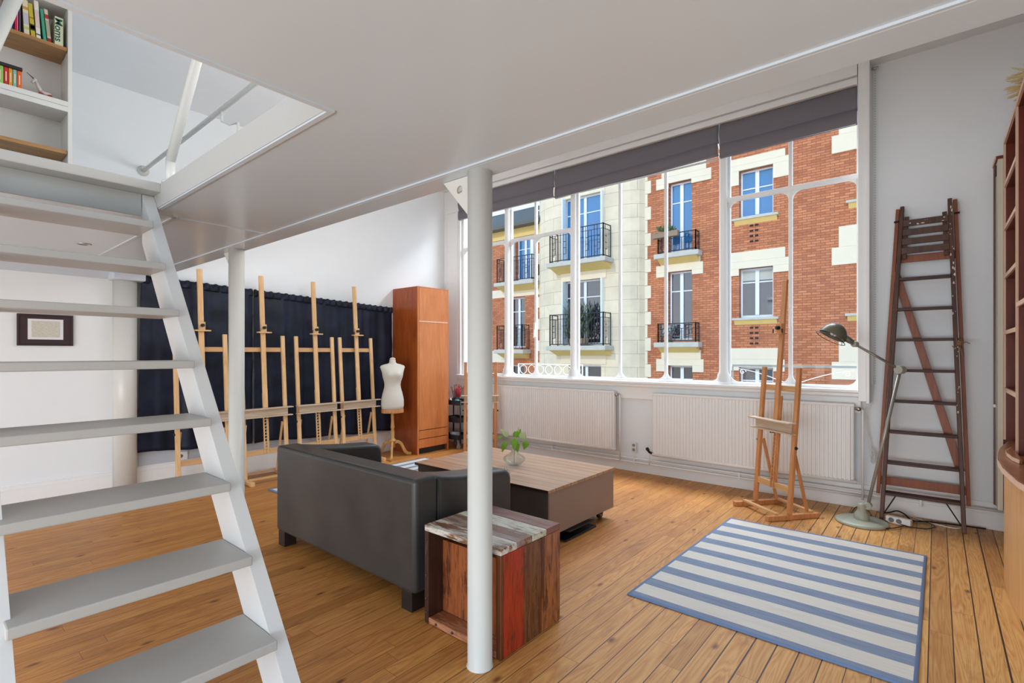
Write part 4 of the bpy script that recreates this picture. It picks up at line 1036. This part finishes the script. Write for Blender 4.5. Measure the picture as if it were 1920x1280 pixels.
for x in (tx0+.10, tx1-.09):
    for y in (ty0+.12, ty1-.11):
        p = Vector((x, y, .038)); wl = B().cyl(p-Vector((.014,0,0)), p+Vector((.014,0,0)), .038, 20).build('caster', BLACKM, ct, bevel=.004)
        b = B().cyl(p-Vector((.017,0,0)), p+Vector((.017,0,0)), .017, 14); b.build('wheel_hub', plain('grey_hub', S(130,130,130), .4), wl)
        b = B().bar(p+Vector((.022,0,0)), p+Vector((.022,0,.056)), .005, .03); b.bar(p-Vector((.022,0,0)), p+Vector((-.022,0,.056)), .005, .03); b.box(x-.03, x+.03, y-.03, y+.03, .088, .095)
        b.build('fork', BLACKM, wl)
o = thing('folder', 'dark flat folder with a raised edge lying on the floor under the coffee table', 'folder', (-2.2, 3.3, 0))
B().box(-2.62, -2.10, 3.12, 3.56, .001, .014).build('base', plain('dark_blue_black_card', S(26,32,42), .5), o, bevel=.003)
B().obox((-2.24, 3.34, .045), (.30, .36, .008), Matrix.Rotation(math.radians(-9), 3, 'Y')).build('raised_flap', BLACKM, o, bevel=.002)
# ================================================================== VASE AND CUTTING
CLEAR = NT('clear_vase_glass'); g_ = CLEAR.n('BsdfGlass', {'Roughness': .0, 'IOR': 1.35, 'Color': (.96,.98,.97,1)}); tr_ = CLEAR.n('BsdfTransparent', {0: (.93,.95,.94,1)})
CLEAR.t.links.new(CLEAR.n('MixShader', {0: .35, 1: tr_.outputs[0], 2: g_.outputs[0]}).outputs[0], CLEAR.out.inputs[0])
vx, vy = -2.815, 3.385
va = B().lathe([(.0,.0),(.045,.0),(.06,.008),(.094,.045),(.098,.058),(.09,.075),(.05,.10),(.03,.122),(.026,.145),(.034,.17),(.031,.17),(.023,.145),(.027,.122),(.047,.098),(.086,.074),(.094,.058),(.09,.047),(.056,.012),(.0,.006)], (vx,vy,tz), 40, caps=False).build('glass_vase', CLEAR.m, None, smooth=True)
tag(va, 'squat clear glass vase on the coffee table', 'vase')
pt = thing('leafy_cutting', 'green leafy pothos cutting standing in the glass vase', 'plant', (vx, vy, tz+.05))
LF = plain('fresh_pothos_leaf', S(134,186,40), .4, var=.25, sc=12, Subsurface_Weight=.0); LV = plain('variegated_pothos_leaf', S(196,214,150), .4, var=.3, sc=14)
cr2 = Vector((CA, SA, 0)); cf2 = Vector((-SA, CA, 0))
def leaf(base, d, ln, wd, nrm, m):
    d = Vector(d).normalized(); s_ = d.cross(Vector(nrm)).normalized(); n_ = s_.cross(d).normalized(); b = B(); rows = []
    for i in range(9):
        u = i/8; w_ = wd*math.sin(math.pi*min(1, u**.65*1.0))*(1-.15*u); c = Vector(base)+d*ln*u-n_*ln*.22*u*u
        rows.append([b.bm.verts.new(c+s_*w_*k+n_*abs(k)*w_*.25) for k in (-1,-.5,0,.5,1)])
    for A, C_ in zip(rows, rows[1:]):
        for k in range(4): b.face([A[k], A[k+1], C_[k+1], C_[k]])
    return b.build('leaf', m, pt, smooth=True, solid=.0008)
V0 = Vector((vx, vy, tz))
def loc(r_, f_, z): return V0+cr2*r_+cf2*f_+Vector((0,0,z))
LFS = [((-.02,0,.20),(-.055,.01,.245),(-.5,0,.6),.10,.026,LV),((.0,0,.2),(.02,.02,.24),(.25,.1,.5),.085,.032,LF),((.03,0,.22),(.05,0,.28),(.6,-.2,-.55),.085,.034,LV),
       ((-.02,0,.19),(-.075,-.01,.215),(-.3,-.2,-.9),.105,.026,LF),((.02,0,.2),(.11,0,.215),(-.25,-.1,-.7),.085,.030,LF),((0,0,.18),(.0,-.02,.235),(.05,-.5,-.8),.10,.034,LF),
       ((-.03,0,.2),(-.105,.02,.25),(-.7,.1,-.3),.06,.012,LF),((.0,0,.2),(.015,-.02,.20),(.2,-.4,-.9),.085,.03,LF),((.02,0,.2),(.03,.02,.28),(-.4,.2,-.3),.07,.026,LF),((.0,0,.2),(.035,.0,.29),(.05,.1,1),.05,.006,LV)]
for mid, end, d, ln, wd, m in LFS:
    B().tube([loc(0,0,.03), loc(0,0,.13), loc(*mid), loc(*end)], .0022, 6, r1=.0013).build('stem', LF, pt, smooth=True)
    dd = cr2*d[0]+cf2*d[1]+Vector((0,0,d[2])); leaf(loc(*end), dd, ln, wd, -cf2+Vector((0,0,.45)), m)
# ================================================================== RUGS
def rugmat(name, n, phase):
    t = NT(name); uv = t.n('UVMap').outputs[0]; sp = t.n('SeparateXYZ', {0: uv}); v = sp.outputs['Y']
    th = t.noise(t.n('CombineXYZ', {0: t.math('MULTIPLY', sp.outputs['X'], 3.0), 1: t.math('MULTIPLY', v, 220.0)}).outputs[0], 1.5, 3, .7)
    wv = t.noise(t.n('CombineXYZ', {0: t.math('MULTIPLY', sp.outputs['X'], 240.0), 1: t.math('MULTIPLY', v, 400.0)}).outputs[0], 1.0, 1)
    f = t.math('FRACT', t.math('ADD', t.math('MULTIPLY', v, n), phase))
    m = t.math('LESS_THAN', t.math('ABSOLUTE', t.math('SUBTRACT', f, .5)), .222)
    blue = t.ramp(th, [(.3, S(112,124,146)), (.6, S(142,158,184))]); cream = t.ramp(th, [(.3, S(208,204,196)), (.6, S(226,223,216))])
    col = t.mix(m, cream, blue)
    u = sp.outputs['X']; ed = t.math('MINIMUM', t.math('MINIMUM', u, t.math('SUBTRACT', 1.0, u)), t.math('MINIMUM', v, t.math('SUBTRACT', 1.0, v)))
    col = t.mix(t.math('LESS_THAN', ed, .012), col, S(112,136,176))
    return t.fin(col, .9, 0, t.math('ADD', wv, th), .35, .003)
def rug(corners, m, label, grp=None, creases=()):
    P = [Vector((x, y, 0)) for x, y in corners]; b = B(); nu, nv = 60, 80; uvs = []
    def f(u, v):
        p = P[0].lerp(P[1], u).lerp(P[3].lerp(P[2], u), v); z = .009+.0018*math.sin(9*u+3)*math.sin(7*v)
        for cv, h in creases: z += h*math.exp(-((v-cv)/.012)**2)
        return (p.x, p.y, z)
    b.grid(f, nu, nv); uvl = b.bm.loops.layers.uv.new('UVMap'); b.bm.verts.index_update()
    for fc in b.bm.faces:
        for l in fc.loops: i = l.vert.index; l[uvl].uv = ((i//(nv+1))/nu, (i % (nv+1))/nv)
    o = b.build('rug', m, None, smooth=True, solid=.007); o.modifiers['solid'].offset = -1 if o.data.polygons[0].normal.z > 0 else 1
    return tag(o, label, 'rug')
rug([(-1.372,2.672), (-.06,2.68), (-.05,4.50), (-1.336,4.465)], rugmat('striped_rug_weave', 7.93, .4564), 'blue and cream striped rug in front of the single easel', creases=((.68, .006),))
rug([(-3.86,2.36), (-3.86,4.42), (-5.24,4.42), (-5.24,2.36)], rugmat('striped_rug_weave_far', 8.3, .2), 'second blue and white striped rug between sofa, table and curtain')
# ================================================================== FLOOR LAMP
fl = thing('floor_lamp', 'jointed grey green industrial floor lamp beside the ladder', 'lamp', (-.47, 5.06, 0))
GG = plain('grey_green_enamel', S(172,176,160), .4, var=.15, sc=25); GD = plain('olive_enamel_shade', S(112,110,92), .35, var=.2, sc=15)
lx, ly = -.472, 5.055
B().lathe([(.0,.0),(.180,.0),(.186,.006),(.186,.016),(.17,.026),(.06,.034),(.0,.036)], (lx,ly,0), 48, caps=False).build('base_disc', GG, fl, smooth=True)
B().lathe([(.052,.03),(.056,.045),(.050,.075),(.032,.105),(.030,.125),(.034,.135),(.03,.155),(.016,.165),(.0,.165)], (lx,ly,0), 28, caps=False).build('base_socket', GG, fl, smooth=True)
E1 = Vector((lx+.04, ly+.02, .145)); E2 = PY(1688, 693, 5.09); E3 = PY(1603, 645, 4.99)
B().cyl(E1-Vector((.0,.03,0)), E1+Vector((0,.03,0)), .03, 20).build('lower_joint', GG, fl, bevel=.005)
B().tube([E1, E2], .0125, 12).build('lower_arm', plain('steel_arm', S(160,158,148), .35, .4), fl, smooth=True)
jd = Vector((-.5,-.86,0))
B().cyl(E2-jd*.03, E2+jd*.03, .034, 20).build('upper_joint', plain('pale_joint', S(178,178,164), .4), fl, bevel=.006)
B().tube([E2, E3], .0105, 12).build('upper_arm', plain('steel_arm_upper', S(140,136,122), .35, .4), fl, smooth=True)
B().cyl(E3-jd*.02, E3+jd*.02, .024, 18).build('head_joint', GG, fl, bevel=.004)
NB = PY(1583, 632, 4.965)
B().tube([E3, E3.lerp(NB, .45), NB], .016, 14, r1=.030).build('neck', GD, fl, smooth=True)
ax = (cr2*-.50+Vector((0,0,-.84))+cf2*.10).normalized(); CD = PY(1560, 630, 4.94)
Z_ = -ax; Xa = Z_.orthogonal().normalized(); Ya = Z_.cross(Xa); MR = Matrix((Xa, Ya, Z_)).transposed()
R0 = .102
prof = [(R0*math.cos(a), R0*1.12*math.sin(a)) for a in [math.pi/2*k/12 for k in range(12)]]+[(.004, R0*1.12)]
B().lathe(prof+[(r_*.96, z*.95) for r_, z in prof[::-1]], CD, 36, MR, caps=False).build('shade', GD, fl, smooth=True)
b = B().tube([CD+MR@Vector(((R0+.012)*math.cos(2*math.pi*k/36), (R0+.012)*math.sin(2*math.pi*k/36), -.022)) for k in range(36)], .003, 6, closed=True)
for k in (0, 12, 24): b.tube([CD+MR@Vector((R0*math.cos(2*math.pi*k/36), R0*math.sin(2*math.pi*k/36), 0)), CD+MR@Vector(((R0+.012)*math.cos(2*math.pi*k/36), (R0+.012)*math.sin(2*math.pi*k/36), -.022))], .0025, 5)
b.build('guard_ring', plain('dark_brown_wire', S(60,40,36), .4), fl, smooth=True)
B().ball(CD+MR@Vector((0,0,.03)), .028, n=8).build('bulb', PLASTIC, fl, smooth=True)
# ================================================================== LADDER
ld = thing('step_ladder', 'tall dark stained wooden stepladder folded against the wall', 'ladder', (-.1, 5.3, 0))
BL, BRt, TL, TR = Vector((-.354,5.28,0)), Vector((.166,5.28,0)), Vector((-.222,5.475,2.65)), Vector((.084,5.475,2.66))
for p, q in ((BL, TL), (BRt, TR)): B().bar(p, q, .028, .065, (0,1,0)).build('stile', LADDER, ld, bevel=.004)
RL0, RL1, RR0, RR1 = Vector((-.388,5.43,.185)), Vector((-.254,5.50,2.64)), Vector((.198,5.43,.185)), Vector((.118,5.50,2.655))
for p, q in ((RL0, RL1), (RR0, RR1)): B().bar(p, q, .026, .050, (0,1,0)).build('rear_leg', LADDERO, ld, bevel=.003)
def on(p, q, z): return p.lerp(q, (z-p.z)/(q.z-p.z))
for k in range(8):
    z = .235+.2575*k; p, q = on(BL, TL, z), on(BRt, TR, z)
    B().box(p.x+.012, q.x-.012, p.y-.045, p.y+.055, z-.022, z).build('tread', LSTEP, ld, bevel=.003)
for z, h in ((.30,.07), (2.205,.06)):
    p, q = on(RL0, RL1, z), on(RR0, RR1, z); B().box(p.x+.01, q.x-.01, p.y-.012, p.y+.006, z-h/2, z+h/2).build('rear_rail', LADDERO, ld, bevel=.002)
B().bar((-.27,5.462,2.10), (.15,5.438,.45), .055, .014, (0,1,0)).build('diagonal_brace', LADDERO, ld, bevel=.002)
for k in range(4):
    z = 2.50-.078*k; p, q = on(BL, TL, z), on(BRt, TR, z)
    B().box(p.x+.014+.0, q.x-.014, p.y-.035, p.y-.018, z-.026, z+.026).build('platform_slat', LADDER, ld, bevel=.002)
b = B()
for s_ in (0, 1):
    for z0, z1 in ((2.20, 2.56),):
        p, q = on(BL, TL, z0), on(BL, TL, z1)
        if s_: p, q = on(BRt, TR, z0), on(BRt, TR, z1)
        o_ = Vector((.035 if not s_ else -.035, -.004, 0)); b.bar(p+o_, q+o_, .03, .022, (0,1,0))
b.build('platform_bearer', LADDER, ld, bevel=.002)
b = B().tube([BL+Vector((.02,0,.06)), Vector((-.26,5.29,.21))], .005, 6); b.tube([BRt+Vector((-.02,0,.06)), Vector((.06,5.29,.21))], .005, 6); b.build('iron_stay', BLACKM, ld)
b = B()
for p in (Vector((-.262,5.47,2.53)), Vector((.128,5.47,2.54))): b.cyl(p-Vector((.018,0,0)), p+Vector((.018,0,0)), .008, 10)
b.build('hinge_bolt', BLACKM, ld)
b = B(); rp = on(BRt, TR, 1.46)+Vector((.022,-.02,0))
for i in range(5): b.tube([rp+Vector((.022*math.cos(a*.63+i), .024*math.sin(a*.63+i), -.02+.012*i+.004*a)) for a in range(10)], .004, 5, closed=True)
b.tube([rp, rp+Vector((.035,-.02,.03)), rp+Vector((.06,-.02,.015))], .004, 5); b.tube([rp, rp+Vector((-.03,-.03,-.03)), rp+Vector((-.045,-.03,.0))], .003, 5); b.tube([rp, rp+Vector((.02,-.03,-.10))], .004, 5)
b.build('rope_tie', plain('old_rope', S(140,110,84), .9), ld)
b = B()
for i in range(34):
    zz = random.uniform(.9, 2.6); p = on(BRt, TR, zz); b.ball(p+Vector((random.uniform(-.012,.012), -.033, 0)), random.uniform(.002,.006), (1,.3,random.uniform(1,3)), 4)
for i in range(26):
    p = Vector((random.uniform(-.18,.05), 5.428, random.choice((2.50,2.422,2.344,2.266))+random.uniform(-.018,.018))); b.ball(p, random.uniform(.002,.007), (random.uniform(1,2.5),.4,1), 4)
b.build('paint_splash', plain('dried_paint', S(214,206,190), .6), ld)
# power strip and cables
ps = thing('power_strip', 'white power strip lying on the floor at the foot of the ladder', 'power strip', (-.23, 5.15, 0))
ctr = Vector((-.235, 5.20, .03)); Mz = Matrix.Rotation(math.radians(-14), 3, 'Z')
B().obox(ctr, (.17, .05, .055), Mz).build('housing', PLASTIC, ps, bevel=.006)
for s_ in (-.052, .0, .052)[:2]:
    p = ctr+Mz@Vector((s_+.008, -.026, .002)); B().cyl(p, p+Mz@Vector((0,.003,0)), .0195, 18).build('outlet', plain('outlet_grey', S(120,120,118), .5), ps)
def flr(pts, z=.005): return [Vector((*PZ(px, py, z).xy, z)) for px, py in pts]
def smoothpts(p, n=6):
    out = []
    for i in range(len(p)-1):
        a, b_, c, d = p[max(i-1,0)], p[i], p[i+1], p[min(i+2,len(p)-1)]
        for k in range(n):
            t = k/n; out.append(.5*((2*b_)+(-a+c)*t+(2*a-5*b_+4*c-d)*t*t+(-a+3*b_-3*c+d)*t**3))
    return out+[p[-1]]
o = B().tube(smoothpts(flr([(1690,965),(1702,966),(1718,971),(1740,979),(1765,985),(1790,990),(1806,989)], .006)), .0045, 6).build('extension_cord', PLASTIC, None, smooth=True); tag(o, 'white extension cable trailing from the power strip past the ladder foot', 'cord')
o = B().tube(smoothpts(flr([(1592,968),(1606,950),(1628,957),(1645,986),(1672,990),(1700,984),(1725,976),(1752,985),(1740,991),(1708,988),(1680,980),(1650,974),(1632,966)], .012)), .004, 6).build('lamp_cord', plain('brown_black_flex', S(44,28,26), .5), None, smooth=True); tag(o, 'dark brown cable looping on the floor behind the lamp base', 'cord')
o = B().tube(smoothpts([Vector((-.36,5.42,.012)), Vector((-.30,5.40,.04)), Vector((-.25,5.36,.07)), Vector((-.2,5.34,.055)), Vector((-.15,5.35,.012)), Vector((-.05,5.40,.012)), Vector((.1,5.44,.012)), Vector((.3,5.47,.012))]), .006, 6).build('black_cord', BLACKM, None, smooth=True); tag(o, 'thick black cable lying along the baseboard behind the ladder', 'cord')
# ================================================================== BOOKCASE AND BAR CABINET
FX = .385
bc = thing('bookcase', 'tall mahogany bookcase with pale edged shelves along the right wall', 'bookcase', (.57, 4.4, 0))
BYS = [3.05, 4.49, 5.245]
for y in BYS:
    B().box(FX+.012, .755, y, y+.022, .757, 2.955).build('upright_panel', MAHOG, bc, bevel=.001)
    B().box(FX, FX+.012, y, y+.022, .757, 2.955).build('upright_edge', EDGE, bc)
B().box(FX+.012, .755, BYS[0], 5.267, 2.955, 2.985).build('top_board', MAHOG, bc); B().box(FX, FX+.012, BYS[0], 5.267, 2.955, 2.985).build('top_edge', EDGE, bc)
B().box(.74, .755, BYS[0]+.02, BYS[2], .757, 2.955).build('back_panel', MAHOG, bc)
for z in (2.645, 2.325, 1.967, 1.553, 1.131):
    B().box(FX+.014, .74, BYS[1]+.022, BYS[2], z-.014, z+.014).build('shelf', MAHOG, bc); B().box(FX+.002, FX+.014, BYS[1]+.022, BYS[2], z-.014, z+.014).build('shelf_edge', EDGE, bc)
for z in (1.705,):
    B().box(FX+.014, .74, BYS[0]+.022, BYS[1], z-.014, z+.014).build('shelf', MAHOG, bc); B().box(FX+.002, FX+.014, BYS[0]+.022, BYS[1], z-.014, z+.014).build('shelf_edge', EDGE, bc)
GLS = plain('grey_green_glass_edge', S(176,186,186), .15, 0, Transmission_Weight=.5)
for z in (2.47, 2.08): B().box(FX+.03, .73, BYS[0]+.03, BYS[1]-.10, z-.004, z+.004).build('glass_shelf', GLS, bc)
# narrow door section against the window wall
B().box(FX-.03, FX-.001, 5.268, 5.40, .22, 2.86).build('narrow_door', plain('cream_door', S(214,208,190), .45), bc)
B().box(FX-.034, FX-.001, 5.40, 5.455, .22, 2.86).build('glass_strip', plain('grey_glass_strip', S(120,124,112), .2), bc)
B().box(FX-.04, FX-.0, 5.455, 5.50, .215, 2.86).build('dark_post', MAHOG, bc)
B().box(FX-.04, .755, 5.268, 5.505, 2.86, 2.885).build('cap_board', MAHOG, bc); B().box(FX-.046, FX-.04, 5.268, 5.505, 2.86, 2.885).build('cap_edge', EDGE, bc)
B().box(FX+.0, .755, 5.30, 5.50, .22, 2.86).build('carcass', MAHOG, bc)
B().ball((FX-.045, 5.30, 1.0), .012, n=6).build('knob', PLASTIC, bc, smooth=True)
B().box(FX-.038, FX-.03, 5.36, 5.39, 2.76, 2.84).build('hinge', BLACKM, bc)
# bow-fronted bar cabinet
def arc(x_end, x_mid, y0, y1, n=24, back=.755):
    R_ = ((y1-y0)**2/4+(x_end-x_mid)**2)/(2*(x_end-x_mid)); cxx = x_mid+R_; cyy = (y0+y1)/2; pts = []
    a = math.asin((y1-y0)/2/R_)
    for k in range(n+1):
        t_ = -a+2*a*k/n; pts.append((cxx-R_*math.cos(t_), cyy+R_*math.sin(t_)))
    return pts
bcb = thing('bar_cabinet', 'bow-fronted light wood cabinet with dark counter under the bookcase', 'cabinet', (.45, 4.2, 0))
A1 = arc(.46, .318, 3.1, 5.235); B().prism(A1+[(.74, 5.235), (.74, 3.1)], 'z', .0, .722).build('front', BARFRONT, bcb)
A2 = arc(.44, .292, 3.0, 5.40); body = A2+[(.45, 5.40), (.74, 5.40)]
A2 = arc(.43, .288, 3.0, 5.24); B().prism(A2+[(.755, 5.24), (.755, 3.0)], 'z', .722, .757).build('counter_top', COUNTER, bcb, bevel=.003)
A3 = [(x-.003, y) for x, y in arc(.43, .288, 3.0, 5.24)]
b = B()
for (xa, ya), (xb, yb) in zip(A3, A3[1:]): b.poly([(xa,ya,.7225),(xb,yb,.7225),(xb,yb,.7545),(xa,ya,.7545)])
b.build('counter_edge', EDGE, bcb, solid=.002)
pts = [(.50,4.70),(.376,4.66),(.345,4.52),(.338,4.38),(.348,4.25),(.372,4.135),(.50,4.135)]
o = thing('loose_shelf', 'curved mahogany shelf piece resting on the bar counter', 'shelf', (.42, 4.4, .758))
B().prism([(min(x,.383), y) for x, y in pts], 'z', .758, .782).build('board', COUNTER, o, bevel=.002)
b = B(); pp = [(x-.002, y) for x, y in pts[1:6]]
for (xa, ya), (xb, yb) in zip(pp, pp[1:]): b.poly([(xa,ya,.759),(xb,yb,.759),(xb,yb,.781),(xa,ya,.781)])
b.build('edge_band', EDGE, o, solid=.002)
# dried wheat
wh = thing('dried_wheat', 'bunch of dried wheat lying on top of the tall bookcase', 'dried wheat', (.58, 4.35, 2.985))
WH = plain('straw', S(226,204,150), .8, var=.2, sc=40); st_b, hd_b = B(), B()
for i in range(95):
    root_ = Vector((.68+random.uniform(-.04,.04), 4.30+random.uniform(-.05,.05), 2.998+random.uniform(0,.035)))
    tip = Vector((.425+random.uniform(-.03,.10), 4.46+random.uniform(-.13,.10), 3.035+random.uniform(-.01,.10)))
    st_b.tube([root_, root_.lerp(tip, .5)+Vector((0,0,.02)), tip], .0013, 4)
    d = (tip-root_).normalized()+Vector((0,0,random.uniform(-.3,.25))); d.normalize()
    hd_b.tube([tip-d*.01, tip+d*.02, tip+d*.05, tip+d*.075], .0075, 6, r1=.002)
    for k in range(4): 
        q = tip+d*(.01+.015*k); hd_b.poly([q, q+d*.045+Vector((random.uniform(-.015,.015), random.uniform(-.015,.015), random.uniform(-.01,.02))), q+Vector((0,.002,.002))])
st_b.build('stalks', WH, wh)['kind'] = 'stuff'
hd_b.build('ears', WH, wh)['kind'] = 'stuff'
